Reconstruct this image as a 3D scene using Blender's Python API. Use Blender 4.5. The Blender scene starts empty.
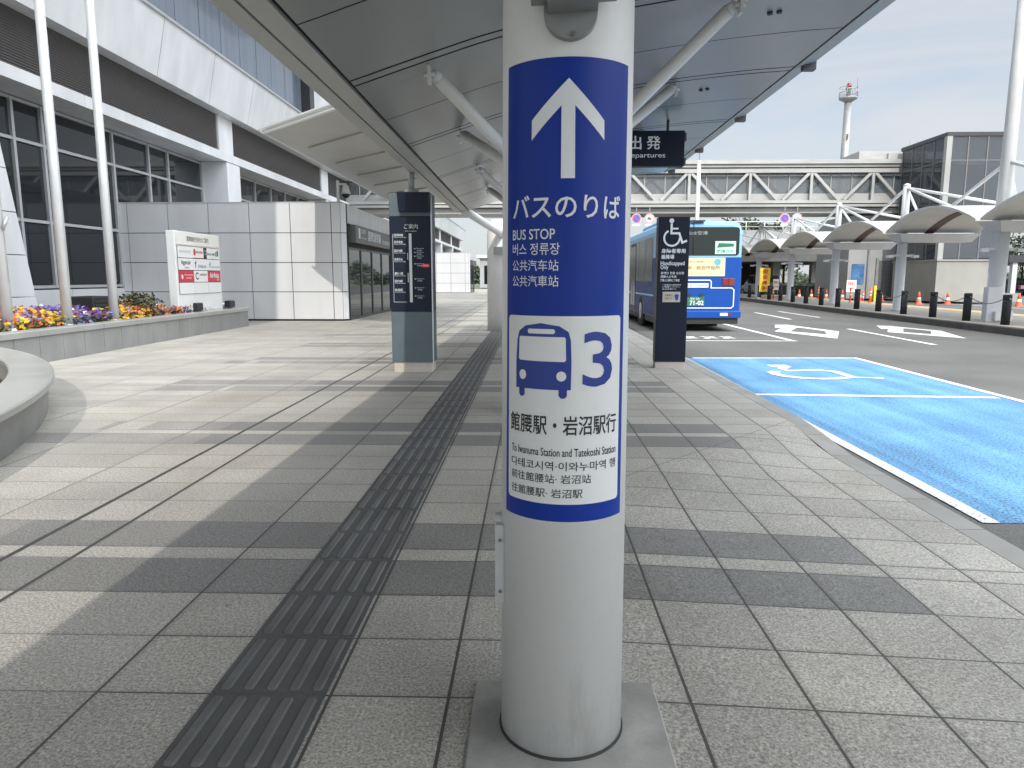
import bpy, bmesh, math, random
from mathutils import Vector, Matrix
random.seed(7)
C = bpy.context.scene.collection
S = bpy.context.scene
R = math.radians
PI = math.pi

# ------------------------------------------------------------------ camera, sky, sun, exposure
cam_d = bpy.data.cameras.new('camera')
cam = bpy.data.objects.new('camera', cam_d); C.objects.link(cam)
cam.location = (0, 0, 1.4)
cam.rotation_euler = (R(90 - 8.433), 0, R(1.585))
cam_d.sensor_width = 36; cam_d.lens = 715 / 1024 * 36
cam_d.clip_start = 0.05; cam_d.clip_end = 6000
S.camera = cam

SUN_EL, SUN_AZ = 36.5, -1.6          # the sun stands behind the camera; light travels along +Y
sun_d = bpy.data.lights.new('sun', 'SUN'); sun_d.energy = 2.75; sun_d.angle = R(0.5); sun_d.color = (1, 0.95, 0.87)
sun = bpy.data.objects.new('sun', sun_d); C.objects.link(sun)
sdir = Vector((math.sin(R(SUN_AZ)) * math.cos(R(SUN_EL)), math.cos(R(SUN_AZ)) * math.cos(R(SUN_EL)), -math.sin(R(SUN_EL))))
sun.rotation_euler = sdir.to_track_quat('-Z', 'Y').to_euler()
sun.location = (0, -20, 40)

W = bpy.data.worlds.new('World'); S.world = W; W.use_nodes = True
nt = W.node_tree; nt.nodes.clear()
def wn(t, **k):
    n = nt.nodes.new(t)
    for a, b in k.items(): setattr(n, a, b)
    return n
wo = wn('ShaderNodeOutputWorld'); bg = wn('ShaderNodeBackground'); bg.inputs[1].default_value = 0.13
sky = wn('ShaderNodeTexSky', sky_type='NISHITA'); sky.sun_disc = False
sky.sun_elevation = R(SUN_EL); sky.sun_rotation = R(180 + SUN_AZ)
sky.air_density = 1.0; sky.dust_density = 1.5; sky.ozone_density = 1.0
tc = wn('ShaderNodeTexCoord'); mp = wn('ShaderNodeMapping'); mp.inputs['Scale'].default_value = (1.0, 1.4, 5.0)
n1 = wn('ShaderNodeTexNoise'); n1.inputs['Scale'].default_value = 2.6; n1.inputs['Detail'].default_value = 8; n1.inputs['Roughness'].default_value = 0.55
n1.inputs['Distortion'].default_value = 0.6
rp = wn('ShaderNodeValToRGB'); rp.color_ramp.elements[0].position = 0.36; rp.color_ramp.elements[1].position = 0.64
rp.color_ramp.elements[0].color = (0.60, 0.60, 0.60, 1); rp.color_ramp.elements[1].color = (1, 1, 1, 1)
mx = wn('ShaderNodeMix', data_type='RGBA')
# thin high cloud; glow added high on the right to brighten the paving
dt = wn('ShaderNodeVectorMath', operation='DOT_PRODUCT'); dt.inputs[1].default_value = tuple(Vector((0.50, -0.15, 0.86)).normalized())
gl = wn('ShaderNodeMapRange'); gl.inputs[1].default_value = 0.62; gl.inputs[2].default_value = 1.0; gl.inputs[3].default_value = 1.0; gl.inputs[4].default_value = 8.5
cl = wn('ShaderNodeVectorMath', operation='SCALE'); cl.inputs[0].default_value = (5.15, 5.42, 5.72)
nt.links.new(tc.outputs['Generated'], dt.inputs[0]); nt.links.new(dt.outputs['Value'], gl.inputs[0]); # low glow added behind right to brighten faces towards the camera
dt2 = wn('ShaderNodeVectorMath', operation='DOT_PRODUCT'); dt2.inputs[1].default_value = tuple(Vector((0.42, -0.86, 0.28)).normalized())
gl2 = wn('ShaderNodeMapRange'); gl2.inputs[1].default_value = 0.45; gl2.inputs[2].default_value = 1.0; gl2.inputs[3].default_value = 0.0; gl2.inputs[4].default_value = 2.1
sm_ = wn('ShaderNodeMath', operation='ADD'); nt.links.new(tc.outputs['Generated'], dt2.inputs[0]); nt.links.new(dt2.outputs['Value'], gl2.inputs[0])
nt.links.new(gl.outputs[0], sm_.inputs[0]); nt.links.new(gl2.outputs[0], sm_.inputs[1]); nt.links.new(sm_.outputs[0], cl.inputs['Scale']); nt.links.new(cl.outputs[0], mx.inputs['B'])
nt.links.new(tc.outputs['Generated'], mp.inputs[0]); nt.links.new(mp.outputs[0], n1.inputs['Vector'])
nt.links.new(n1.outputs[0], rp.inputs[0]); nt.links.new(rp.outputs[0], mx.inputs['Factor'])
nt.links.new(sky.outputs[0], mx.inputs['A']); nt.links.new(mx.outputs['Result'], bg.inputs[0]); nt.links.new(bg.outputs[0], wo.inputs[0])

S.view_settings.view_transform = 'Standard'; S.view_settings.look = 'None'
S.view_settings.gamma = 1; S.view_settings.exposure = 0.12; S.view_settings.use_curve_mapping = False
S.render.engine = 'CYCLES'; S.cycles.max_bounces = 8; S.cycles.diffuse_bounces = 4

# ------------------------------------------------------------------ materials
def new_mat(name):
    m = bpy.data.materials.new(name); m.use_nodes = True
    t = m.node_tree; t.nodes.clear()
    o = t.nodes.new('ShaderNodeOutputMaterial'); b = t.nodes.new('ShaderNodeBsdfPrincipled')
    t.links.new(b.outputs[0], o.inputs[0])
    return m, t, b, o
def pmat(name, col, rough=0.5, metal=0.0, var=0.08, scale=4.0, stretch=(1, 1, 1), bump=0.0, bscale=80.0, spec=0.5, coat=0.0, fine=0.0, fscale=120.0, rvar=0.08):
    """procedural paint/stone/metal: large soft noise for stains, optional fine grain and bump"""
    m, t, b, o = new_mat(name)
    tcn = t.nodes.new('ShaderNodeTexCoord'); mpn = t.nodes.new('ShaderNodeMapping'); mpn.inputs['Scale'].default_value = stretch
    t.links.new(tcn.outputs['Object'], mpn.inputs[0])
    nz = t.nodes.new('ShaderNodeTexNoise'); nz.inputs['Scale'].default_value = scale; nz.inputs['Detail'].default_value = 6
    t.links.new(mpn.outputs[0], nz.inputs['Vector'])
    mr = t.nodes.new('ShaderNodeMapRange'); mr.clamp = False; mr.inputs[1].default_value = 0.3; mr.inputs[2].default_value = 0.7
    mr.inputs[3].default_value = 1 - var; mr.inputs[4].default_value = 1 + var
    t.links.new(nz.outputs[0], mr.inputs[0])
    fac = mr.outputs[0]
    if fine > 0:
        nf = t.nodes.new('ShaderNodeTexNoise'); nf.inputs['Scale'].default_value = fscale; nf.inputs['Detail'].default_value = 2
        t.links.new(tcn.outputs['Object'], nf.inputs['Vector'])
        mf = t.nodes.new('ShaderNodeMapRange'); mf.inputs[1].default_value = 0.3; mf.inputs[2].default_value = 0.7
        mf.inputs[3].default_value = 1 - fine; mf.inputs[4].default_value = 1 + fine
        t.links.new(nf.outputs[0], mf.inputs[0])
        mm = t.nodes.new('ShaderNodeMath'); mm.operation = 'MULTIPLY'
        t.links.new(fac, mm.inputs[0]); t.links.new(mf.outputs[0], mm.inputs[1]); fac = mm.outputs[0]
    vm = t.nodes.new('ShaderNodeVectorMath'); vm.operation = 'SCALE'; vm.inputs[0].default_value = col[:3]
    t.links.new(fac, vm.inputs['Scale']); t.links.new(vm.outputs[0], b.inputs['Base Color'])
    rr = t.nodes.new('ShaderNodeMapRange'); rr.inputs[1].default_value = 0.15; rr.inputs[2].default_value = 0.85
    rr.inputs[3].default_value = max(0.02, rough - rvar); rr.inputs[4].default_value = min(1, rough + rvar)
    t.links.new(nz.outputs[0], rr.inputs[0]); t.links.new(rr.outputs[0], b.inputs['Roughness'])
    b.inputs['Metallic'].default_value = metal; b.inputs['Specular IOR Level'].default_value = spec
    b.inputs['Coat Weight'].default_value = coat; b.inputs['Coat Roughness'].default_value = 0.08
    if bump > 0:
        nb = t.nodes.new('ShaderNodeTexNoise'); nb.inputs['Scale'].default_value = bscale; nb.inputs['Detail'].default_value = 3
        t.links.new(tcn.outputs['Object'], nb.inputs['Vector'])
        bp = t.nodes.new('ShaderNodeBump'); bp.inputs['Strength'].default_value = bump; bp.inputs['Distance'].default_value = 0.004
        t.links.new(nb.outputs[0], bp.inputs['Height']); t.links.new(bp.outputs[0], b.inputs['Normal'])
    return m
def glass_mat(name, tint, mixf=0.5, rough=0.02):
    m, t, b, o = new_mat(name)
    b.inputs['Base Color'].default_value = (*tint, 1); b.inputs['Roughness'].default_value = rough; b.inputs['Specular IOR Level'].default_value = 0.8
    tr = t.nodes.new('ShaderNodeBsdfTransparent'); tr.inputs[0].default_value = (0.80, 0.84, 0.86, 1)
    ms = t.nodes.new('ShaderNodeMixShader'); ms.inputs[0].default_value = mixf
    nz = t.nodes.new('ShaderNodeTexNoise'); nz.inputs['Scale'].default_value = 0.6
    bp = t.nodes.new('ShaderNodeBump'); bp.inputs['Strength'].default_value = 0.03; bp.inputs['Distance'].default_value = 0.05
    t.links.new(nz.outputs[0], bp.inputs['Height']); t.links.new(bp.outputs[0], b.inputs['Normal'])
    t.links.new(tr.outputs[0], ms.inputs[1]); t.links.new(b.outputs[0], ms.inputs[2]); t.links.new(ms.outputs[0], o.inputs[0])
    return m

M = {}
M['white_paint'] = pmat('white_paint', (0.70, 0.70, 0.69), 0.36, var=0.035, scale=2.5, stretch=(1, 1, 0.4), fine=0.012, fscale=30)
def add_grime(m, amount=0.11):
    t = m.node_tree; b = [n for n in t.nodes if n.type == 'BSDF_PRINCIPLED'][0]; src = b.inputs['Base Color'].links[0].from_socket
    tcn = t.nodes.new('ShaderNodeTexCoord'); mpn = t.nodes.new('ShaderNodeMapping'); mpn.inputs['Scale'].default_value = (5, 5, 1.2); t.links.new(tcn.outputs['Object'], mpn.inputs[0])
    n = t.nodes.new('ShaderNodeTexNoise'); n.inputs['Scale'].default_value = 3; n.inputs['Detail'].default_value = 10; n.inputs['Roughness'].default_value = 0.7; t.links.new(mpn.outputs[0], n.inputs['Vector'])
    sp = t.nodes.new('ShaderNodeSeparateXYZ'); t.links.new(tcn.outputs['Object'], sp.inputs[0])
    h = t.nodes.new('ShaderNodeMapRange'); h.inputs[1].default_value = 0.0; h.inputs[2].default_value = 0.35; h.inputs[3].default_value = 0.16; h.inputs[4].default_value = 0.0; t.links.new(sp.outputs[2], h.inputs[0])
    ad = t.nodes.new('ShaderNodeMath'); ad.operation = 'ADD'; t.links.new(n.outputs[0], ad.inputs[0]); t.links.new(h.outputs[0], ad.inputs[1])
    r = t.nodes.new('ShaderNodeMapRange'); r.inputs[1].default_value = 0.60; r.inputs[2].default_value = 0.78; r.inputs[3].default_value = 0.0; r.inputs[4].default_value = amount * 2.2; t.links.new(ad.outputs[0], r.inputs[0])
    x = t.nodes.new('ShaderNodeMix'); x.data_type = 'RGBA'; t.links.new(r.outputs[0], x.inputs['Factor']); t.links.new(src, x.inputs['A']); x.inputs['B'].default_value = (0.30, 0.28, 0.24, 1)
    t.links.new(x.outputs['Result'], b.inputs['Base Color'])
add_grime(M['white_paint'])
M['white_steel'] = pmat('white_steel', (0.62, 0.63, 0.63), 0.4, var=0.07, scale=2)
M['bridge_white'] = pmat('bridge_white', (0.37, 0.37, 0.36), 0.5, var=0.12, scale=0.8, stretch=(1, 1, 3))
M['bridge_grey'] = pmat('bridge_grey', (0.33, 0.33, 0.32), 0.6, var=0.1, scale=0.8)
M['sign_blue'] = pmat('sign_blue', (0.006, 0.033, 0.27), 0.38, var=0.04, scale=8, spec=0.22)
M['sign_white'] = pmat('sign_white', (0.70, 0.71, 0.70), 0.35, var=0.03, scale=8)
M['letter_white'] = pmat('letter_white', (0.72, 0.74, 0.76), 0.45, var=0.02)
M['letter_dim'] = pmat('letter_dim', (0.55, 0.57, 0.58), 0.45, var=0.02)
M['letter_black'] = pmat('letter_black', (0.014, 0.015, 0.02), 0.45, var=0.02)
M['letter_blue'] = pmat('letter_blue', (0.010, 0.035, 0.25), 0.4, var=0.02)
M['letter_red'] = pmat('letter_red', (0.55, 0.03, 0.05), 0.4, var=0.05)
M['letter_green'] = pmat('letter_green', (0.02, 0.14, 0.07), 0.5)
M['letter_teal'] = pmat('letter_teal', (0.10, 0.38, 0.45), 0.5)
M['fixture_grey'] = pmat('fixture_grey', (0.23, 0.24, 0.24), 0.42, var=0.06, scale=10)
M['bracket_grey'] = pmat('bracket_grey', (0.50, 0.51, 0.51), 0.4, var=0.05, scale=10)
M['screw'] = pmat('screw', (0.25, 0.25, 0.26), 0.35, metal=0.9)
M['gasket'] = pmat('gasket', (0.03, 0.03, 0.028), 0.8)
M['pad'] = pmat('concrete_pad', (0.31, 0.305, 0.285), 0.85, var=0.24, scale=6, spec=0.25, bump=0.25, bscale=40, fine=0.06, fscale=200)
M['soffit'] = pmat('soffit_panel', (0.31, 0.31, 0.30), 0.30, metal=0.2, var=0.04, scale=0.5, rvar=0.02)
M['soffit_trim'] = pmat('soffit_trim', (0.40, 0.395, 0.375), 0.5, var=0.07, scale=1.2)
M['dark_gap'] = pmat('dark_gap', (0.02, 0.02, 0.02), 0.9)
M['roof_sheet'] = pmat('roof_sheet', (0.45, 0.45, 0.44), 0.6, var=0.1)
M['facade_white'] = pmat('facade_white', (0.60, 0.605, 0.61), 0.42, var=0.11, scale=1.1, stretch=(1, 1, 0.35))
M['wall_panel'] = pmat('wall_panel', (0.55, 0.555, 0.565), 0.36, metal=0.1, var=0.07, scale=0.9, stretch=(1, 1, 0.3), rvar=0.06)
M['concrete'] = pmat('concrete', (0.40, 0.40, 0.39), 0.75, var=0.12, scale=1.5, bump=0.15, bscale=30)
M['louvre'] = pmat('louvre', (0.20, 0.188, 0.185), 0.55, metal=0.3, var=0.06, scale=2)
M['alu'] = pmat('aluminium', (0.50, 0.51, 0.52), 0.38, metal=0.5, var=0.05)
M['pole_alu'] = pmat('flagpole_alu', (0.70, 0.705, 0.70), 0.35, metal=0.2, var=0.05)
M['frame_dark'] = pmat('frame_dark', (0.06, 0.06, 0.065), 0.4, metal=0.4)
M['win_glass'] = pmat('window_glass', (0.012, 0.014, 0.017), 0.03, var=0.02, scale=0.5, spec=0.42, rvar=0.01, bump=0.015, bscale=0.8)
M['para_glass'] = pmat('parapet_glass', (0.16, 0.19, 0.24), 0.08, var=0.14, scale=1.2, stretch=(1, 3, 0.15), spec=0.8, rvar=0.02)
M['clear_glass'] = glass_mat('corridor_glass', (0.22, 0.225, 0.23), 0.38)
M['tower_glass'] = glass_mat('tower_glass', (0.10, 0.11, 0.125), 0.45)
M['granite'] = pmat('granite_cladding', (0.24, 0.24, 0.23), 0.6, var=0.13, scale=2.2, stretch=(1, 1, 0.5), fine=0.10, fscale=140, bump=0.05)
M['granite_top'] = pmat('granite_polished', (0.30, 0.30, 0.28), 0.32, var=0.10, scale=1.6, fine=0.10, fscale=160)
M['granite_dark'] = pmat('granite_dark', (0.24, 0.24, 0.232), 0.5, var=0.15, scale=2.2, fine=0.15, fscale=120)
M['soil'] = pmat('soil', (0.06, 0.045, 0.03), 0.95, var=0.3, scale=20, bump=0.6)
M['tactile'] = pmat('tactile_grey', (0.078, 0.079, 0.079), 0.62, var=0.22, scale=3, fine=0.10, fscale=220)
M['tactile_bar'] = pmat('tactile_bar', (0.112, 0.112, 0.110), 0.6, var=0.25, scale=3.5, fine=0.12, fscale=220)
M['yellow_tile'] = pmat('yellow_tile', (0.45, 0.33, 0.12), 0.8, var=0.15, scale=3)
M['kerb'] = pmat('kerb_stone', (0.27, 0.262, 0.245), 0.8, var=0.16, scale=2.2, fine=0.08, fscale=180, bump=0.1)
M['kerb_dark'] = pmat('kerb_dark', (0.10, 0.098, 0.09), 0.85, var=0.25, scale=2.5)
M['island'] = pmat('island_paving', (0.36, 0.33, 0.29), 0.8, var=0.12, scale=1.5, fine=0.06)
M['ground'] = pmat('far_ground', (0.14, 0.15, 0.10), 0.9, var=0.2, scale=0.05)
M['board_white'] = pmat('board_white', (0.74, 0.74, 0.72), 0.4, var=0.04, scale=3)
M['navy'] = pmat('navy_sign', (0.005, 0.010, 0.024), 0.4, var=0.1, scale=3, spec=0.2)
M['slate'] = pmat('slate_panel', (0.070, 0.098, 0.112), 0.5, var=0.12, scale=3)
M['base_stone'] = pmat('base_stone', (0.42, 0.39, 0.34), 0.7, var=0.1, scale=5)
M['bus_blue'] = pmat('bus_blue', (0.006, 0.062, 0.31), 0.32, var=0.03, spec=0.25)
M['bus_sky'] = pmat('bus_skyblue', (0.22, 0.44, 0.70), 0.35, var=0.03, spec=0.25)
M['bus_side_glass'] = pmat('bus_side_glass', (0.012, 0.014, 0.015), 0.18, spec=0.08, var=0.3, scale=1.5)
M['bus_side'] = pmat('bus_side_paint', (0.005, 0.034, 0.19), 0.45, spec=0.1, var=0.06)  # body blue darkened, so the shade of the bus side is in the colour
M['bus_glass'] = pmat('bus_glass', (0.015, 0.02, 0.02), 0.06, spec=0.25, rvar=0.01, var=0.01)
M['rubber'] = pmat('rubber', (0.018, 0.018, 0.018), 0.8)
M['black_plastic'] = pmat('black_plastic', (0.02, 0.02, 0.022), 0.5)
M['lamp_red'] = pmat('lamp_red', (0.20, 0.010, 0.014), 0.25)
M['lamp_amber'] = pmat('lamp_amber', (0.16, 0.035, 0.015), 0.25)
M['cream'] = pmat('cream_panel', (0.62, 0.58, 0.36), 0.5, var=0.04)
M['header'] = pmat('header_panel', (0.74, 0.72, 0.66), 0.5, var=0.03)
M['letter_brown'] = pmat('letter_brown', (0.22, 0.17, 0.08), 0.5)
M['mint'] = pmat('mint_poster', (0.42, 0.66, 0.55), 0.5, var=0.06)
M['brown_strip'] = pmat('brown_rib', (0.10, 0.065, 0.055), 0.6, var=0.2)
M['vault_under'] = pmat('vault_sheet', (0.58, 0.58, 0.565), 0.5, var=0.08, scale=1.2)
M['column_paint'] = pmat('column_paint', (0.56, 0.57, 0.60), 0.4, var=0.08, scale=1.5, stretch=(1, 1, 0.4))
M['bollard'] = pmat('bollard_paint', (0.024, 0.027, 0.031), 0.6, var=0.15, scale=6, spec=0.25)
M['chain'] = pmat('chain_steel', (0.25, 0.25, 0.25), 0.4, metal=0.8)
M['orange'] = pmat('cone_orange', (0.75, 0.14, 0.06), 0.55, var=0.08)
M['yellow'] = pmat('banner_yellow', (0.80, 0.58, 0.03), 0.6, var=0.06)
M['beige'] = pmat('beige_concrete', (0.29, 0.285, 0.262), 0.8, var=0.10, scale=1.0, stretch=(1, 1, 0.5))
M['grey_bld'] = pmat('grey_building', (0.36, 0.37, 0.38), 0.7, var=0.1, scale=0.5)
M['shutter'] = pmat('shutter_grey', (0.15, 0.155, 0.16), 0.5, var=0.06)
M['dark_void'] = pmat('shaded_lining', (0.06, 0.055, 0.05), 0.9, var=0.3, scale=0.5)
M['car_black'] = pmat('car_black', (0.012, 0.012, 0.016), 0.2, coat=0.8)
M['car_white'] = pmat('car_white', (0.70, 0.70, 0.69), 0.25, coat=0.6)
M['car_silver'] = pmat('car_silver', (0.40, 0.41, 0.42), 0.25, metal=0.5, coat=0.6)
M['bark'] = pmat('bark', (0.10, 0.075, 0.055), 0.9, var=0.25, scale=6, bump=0.4)
M['galv'] = pmat('galvanised', (0.33, 0.34, 0.34), 0.5, metal=0.4, var=0.12, scale=1.5)
M['rust'] = pmat('rust', (0.20, 0.09, 0.05), 0.85, var=0.3, scale=5)
M['blue_panel'] = pmat('poster_blue', (0.08, 0.20, 0.42), 0.5, var=0.35, scale=2.5)
M['lens_dark'] = pmat('lens_dark', (0.015, 0.015, 0.018), 0.08)

def leaf_mat(name, col):
    m, t, b, o = new_mat(name)
    g = t.nodes.new('ShaderNodeNewGeometry'); hv = t.nodes.new('ShaderNodeHueSaturation')
    hv.inputs['Color'].default_value = (*col, 1)
    mr = t.nodes.new('ShaderNodeMapRange'); mr.inputs[3].default_value = 0.55; mr.inputs[4].default_value = 1.5
    t.links.new(g.outputs['Random Per Island'], mr.inputs[0]); t.links.new(mr.outputs[0], hv.inputs['Value'])
    t.links.new(hv.outputs[0], b.inputs['Base Color']); b.inputs['Roughness'].default_value = 0.6
    return m
M['leaf_dark'] = leaf_mat('leaf_dark', (0.035, 0.055, 0.025))
M['leaf_mid'] = leaf_mat('leaf_mid', (0.06, 0.085, 0.03))
M['leaf_bed'] = leaf_mat('leaf_bed', (0.05, 0.10, 0.025))
M['leaf_olive'] = leaf_mat('leaf_olive', (0.075, 0.075, 0.035))
for k, c in dict(pansy_orange=(0.62, 0.17, 0.02), pansy_yellow=(0.68, 0.42, 0.02), pansy_violet=(0.10, 0.075, 0.28), pansy_white=(0.70, 0.68, 0.72), pansy_maroon=(0.16, 0.03, 0.05), pansy_lilac=(0.22, 0.19, 0.42)).items():
    M[k] = leaf_mat(k, c)

# ---- paving: granite pavers, dark cross bands in pairs, joints, drain slits
def paving_mat():
    m, t, b, o = new_mat('granite_paving')
    L = t.links.new
    def val(x):
        return x
    def mth(op, a, bb=None, c=None):
        n = t.nodes.new('ShaderNodeMath'); n.operation = op
        for i, v in enumerate((a, bb, c)):
            if v is None: continue
            if isinstance(v, (int, float)): n.inputs[i].default_value = v
            else: L(v, n.inputs[i])
        return n.outputs[0]
    tcn = t.nodes.new('ShaderNodeTexCoord'); sp = t.nodes.new('ShaderNodeSeparateXYZ'); L(tcn.outputs['Object'], sp.inputs[0])
    X, Y = sp.outputs[0], sp.outputs[1]
    P = 2.885
    yr = mth('DIVIDE', mth('SUBTRACT', Y, 3.0), P)
    per = mth('FLOOR', yr); tt = mth('MULTIPLY', mth('FRACT', yr), P)
    inA = mth('LESS_THAN', tt, 0.39); inB = mth('MULTIPLY', mth('GREATER_THAN', tt, 0.39), mth('LESS_THAN', tt, 0.545))
    inC = mth('GREATER_THAN', tt, 0.545)
    c_ = mth('DIVIDE', mth('SUBTRACT', tt, 0.545), 0.39)
    cf = mth('MULTIPLY', mth('FRACT', c_), 0.39)
    v = mth('ADD', mth('ADD', mth('MULTIPLY', inA, tt), mth('MULTIPLY', inB, mth('SUBTRACT', tt, 0.39))), mth('MULTIPLY', inC, cf))
    rowid = mth('ADD', mth('MULTIPLY', per, 17.0), mth('ADD', inB, mth('MULTIPLY', inC, mth('ADD', mth('FLOOR', c_), 2.0))))
    dark = mth('ADD', inA, mth('MULTIPLY', inC, mth('LESS_THAN', tt, 0.935)))
    # columns: 0.402 m right of the guide strip, 0.83 m left of it
    left = mth('LESS_THAN', X, -1.487)
    w = mth('ADD', 0.402, mth('MULTIPLY', left, 0.432))
    right = mth('GREATER_THAN', X, 0.121)
    w = mth('ADD', w, mth('MULTIPLY', right, 0.010))
    uf = mth('ADD', mth('DIVIDE', mth('SUBTRACT', mth('ADD', X, 1.487), mth('MULTIPLY', right, 1.608)), w), mth('MULTIPLY', right, 40.0))
    u = mth('MULTIPLY', mth('FRACT', uf), w); colid = mth('FLOOR', uf)
    joint = mth('MAXIMUM', mth('LESS_THAN', u, 0.0115), mth('LESS_THAN', v, 0.0085))
    s1 = mth('LESS_THAN', mth('ABSOLUTE', mth('ADD', X, 2.66)), 0.017)
    s2 = mth('LESS_THAN', mth('ABSOLUTE', mth('ADD', X, 2.325)), 0.011)
    slit = mth('MAXIMUM', s1, s2)
    cid = t.nodes.new('ShaderNodeCombineXYZ'); L(colid, cid.inputs[0]); L(rowid, cid.inputs[1])
    wn_ = t.nodes.new('ShaderNodeTexWhiteNoise'); L(cid.outputs[0], wn_.inputs[0])
    # ragged left end of the dark bands and clean right end
    ww = mth('ADD', -5.6, mth('MULTIPLY', wn_.outputs[0], 2.2))
    dark = mth('MULTIPLY', dark, mth('MULTIPLY', mth('MULTIPLY', mth('LESS_THAN', X, 1.769), mth('GREATER_THAN', X, ww)), mth('SUBTRACT', 1.0, mth('MULTIPLY', mth('LESS_THAN', X, -2.9), 0.35))))
    def noise(sc, det=3, rough=0.5):
        n = t.nodes.new('ShaderNodeTexNoise'); n.inputs['Scale'].default_value = sc; n.inputs['Detail'].default_value = det; n.inputs['Roughness'].default_value = rough
        L(tcn.outputs['Object'], n.inputs['Vector']); return n.outputs[0]
    grain = noise(100, 3, 0.72); grain2 = noise(45, 2); patch = noise(1.3, 6, 0.6); stain = noise(0.45, 5, 0.6)
    vor = t.nodes.new('ShaderNodeTexVoronoi'); vor.inputs['Scale'].default_value = 75; L(tcn.outputs['Object'], vor.inputs['Vector'])
    chip = mth('LESS_THAN', vor.outputs['Distance'], 0.24)
    def mr(x, a, bq, c, d):
        n = t.nodes.new('ShaderNodeMapRange'); L(x, n.inputs[0])
        for i, q in enumerate((a, bq, c, d)): n.inputs[i + 1].default_value = q
        return n.outputs[0]
    f = mth('MULTIPLY', mr(grain, 0.33, 0.67, 0.45, 1.5), mr(grain2, 0.3, 0.7, 0.88, 1.12))
    f = mth('MULTIPLY', f, mr(patch, 0.3, 0.7, 0.84, 1.14))
    f = mth('MULTIPLY', f, mr(wn_.outputs[0], 0, 1, 0.91, 1.09))
    f = mth('ADD', f, mth('MULTIPLY', chip, 0.22))
    vs_ = t.nodes.new('ShaderNodeTexVoronoi'); vs_.inputs['Scale'].default_value = 2.6; L(tcn.outputs['Object'], vs_.inputs['Vector'])
    gum = mth('LESS_THAN', mth('ADD', vs_.outputs['Distance'], mth('MULTIPLY', grain2, 0.05)), 0.062)     # old chewing gum and drips
    f = mth('MULTIPLY', f, mth('SUBTRACT', 1.0, mth('MULTIPLY', gum, 0.28)))
    edge = mth('MAXIMUM', mth('LESS_THAN', u, 0.03), mth('LESS_THAN', v, 0.025))                           # dirt beside the joints
    f = mth('MULTIPLY', f, mth('SUBTRACT', 1.0, mth('MULTIPLY', edge, mr(patch, 0.4, 0.65, 0.0, 0.22))))
    mix = t.nodes.new('ShaderNodeMix'); mix.data_type = 'RGBA'; L(dark, mix.inputs['Factor'])
    mix.inputs['A'].default_value = (0.350, 0.333, 0.298, 1); mix.inputs['B'].default_value = (0.200, 0.195, 0.184, 1)
    # warm iron stains on some pavers
    st = t.nodes.new('ShaderNodeMix'); st.data_type = 'RGBA'; L(mr(stain, 0.52, 0.75, 0.0, 0.45), st.inputs['Factor'])
    L(mix.outputs['Result'], st.inputs['A'])
    st2 = t.nodes.new('ShaderNodeMix'); st2.data_type = 'RGBA'; st2.blend_type = 'MULTIPLY'; st2.inputs['Factor'].default_value = 1
    L(mix.outputs['Result'], st2.inputs['A']); st2.inputs['B'].default_value = (0.92, 0.82, 0.66, 1)
    L(st2.outputs['Result'], st.inputs['B'])
    sc = t.nodes.new('ShaderNodeVectorMath'); sc.operation = 'SCALE'; L(st.outputs['Result'], sc.inputs[0]); L(f, sc.inputs['Scale'])
    j = t.nodes.new('ShaderNodeMix'); j.data_type = 'RGBA'
    fl = mth('MULTIPLY', mth('LESS_THAN', mth('ABSOLUTE', mth('SUBTRACT', mth('SUBTRACT', Y, 4.9), mth('MULTIPLY', mth('SUBTRACT', X, 0.6), 1.105))), 0.009), mth('MULTIPLY', mth('GREATER_THAN', X, 0.35), 0.5))   # saw cut along the dip
    joint = mth('MAXIMUM', joint, fl)
    jf = mth('MULTIPLY', joint, mth('ADD', 0.92, mth('MULTIPLY', left, -0.40)))
    L(jf, j.inputs['Factor']); L(sc.outputs[0], j.inputs['A']); j.inputs['B'].default_value = (0.045, 0.042, 0.038, 1)
    k = t.nodes.new('ShaderNodeMix'); k.data_type = 'RGBA'; L(slit, k.inputs['Factor']); L(j.outputs['Result'], k.inputs['A']); k.inputs['B'].default_value = (0.05, 0.05, 0.047, 1)
    L(k.outputs['Result'], b.inputs['Base Color'])
    L(mr(patch, 0.3, 0.7, 0.48, 0.64), b.inputs['Roughness']); b.inputs['Specular IOR Level'].default_value = 0.4
    bp = t.nodes.new('ShaderNodeBump'); bp.inputs['Strength'].default_value = 0.35; bp.inputs['Distance'].default_value = 0.003
    L(mth('SUBTRACT', mth('MULTIPLY', grain, 0.5), mth('MULTIPLY', joint, 1.0)), bp.inputs['Height']); L(bp.outputs[0], b.inputs['Normal'])
    return m
M['paving'] = paving_mat()
M['asphalt'] = pmat('asphalt', (0.112, 0.110, 0.103), 0.85, var=0.20, scale=0.5, fine=0.32, fscale=75, bump=0.5, bscale=90)
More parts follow.
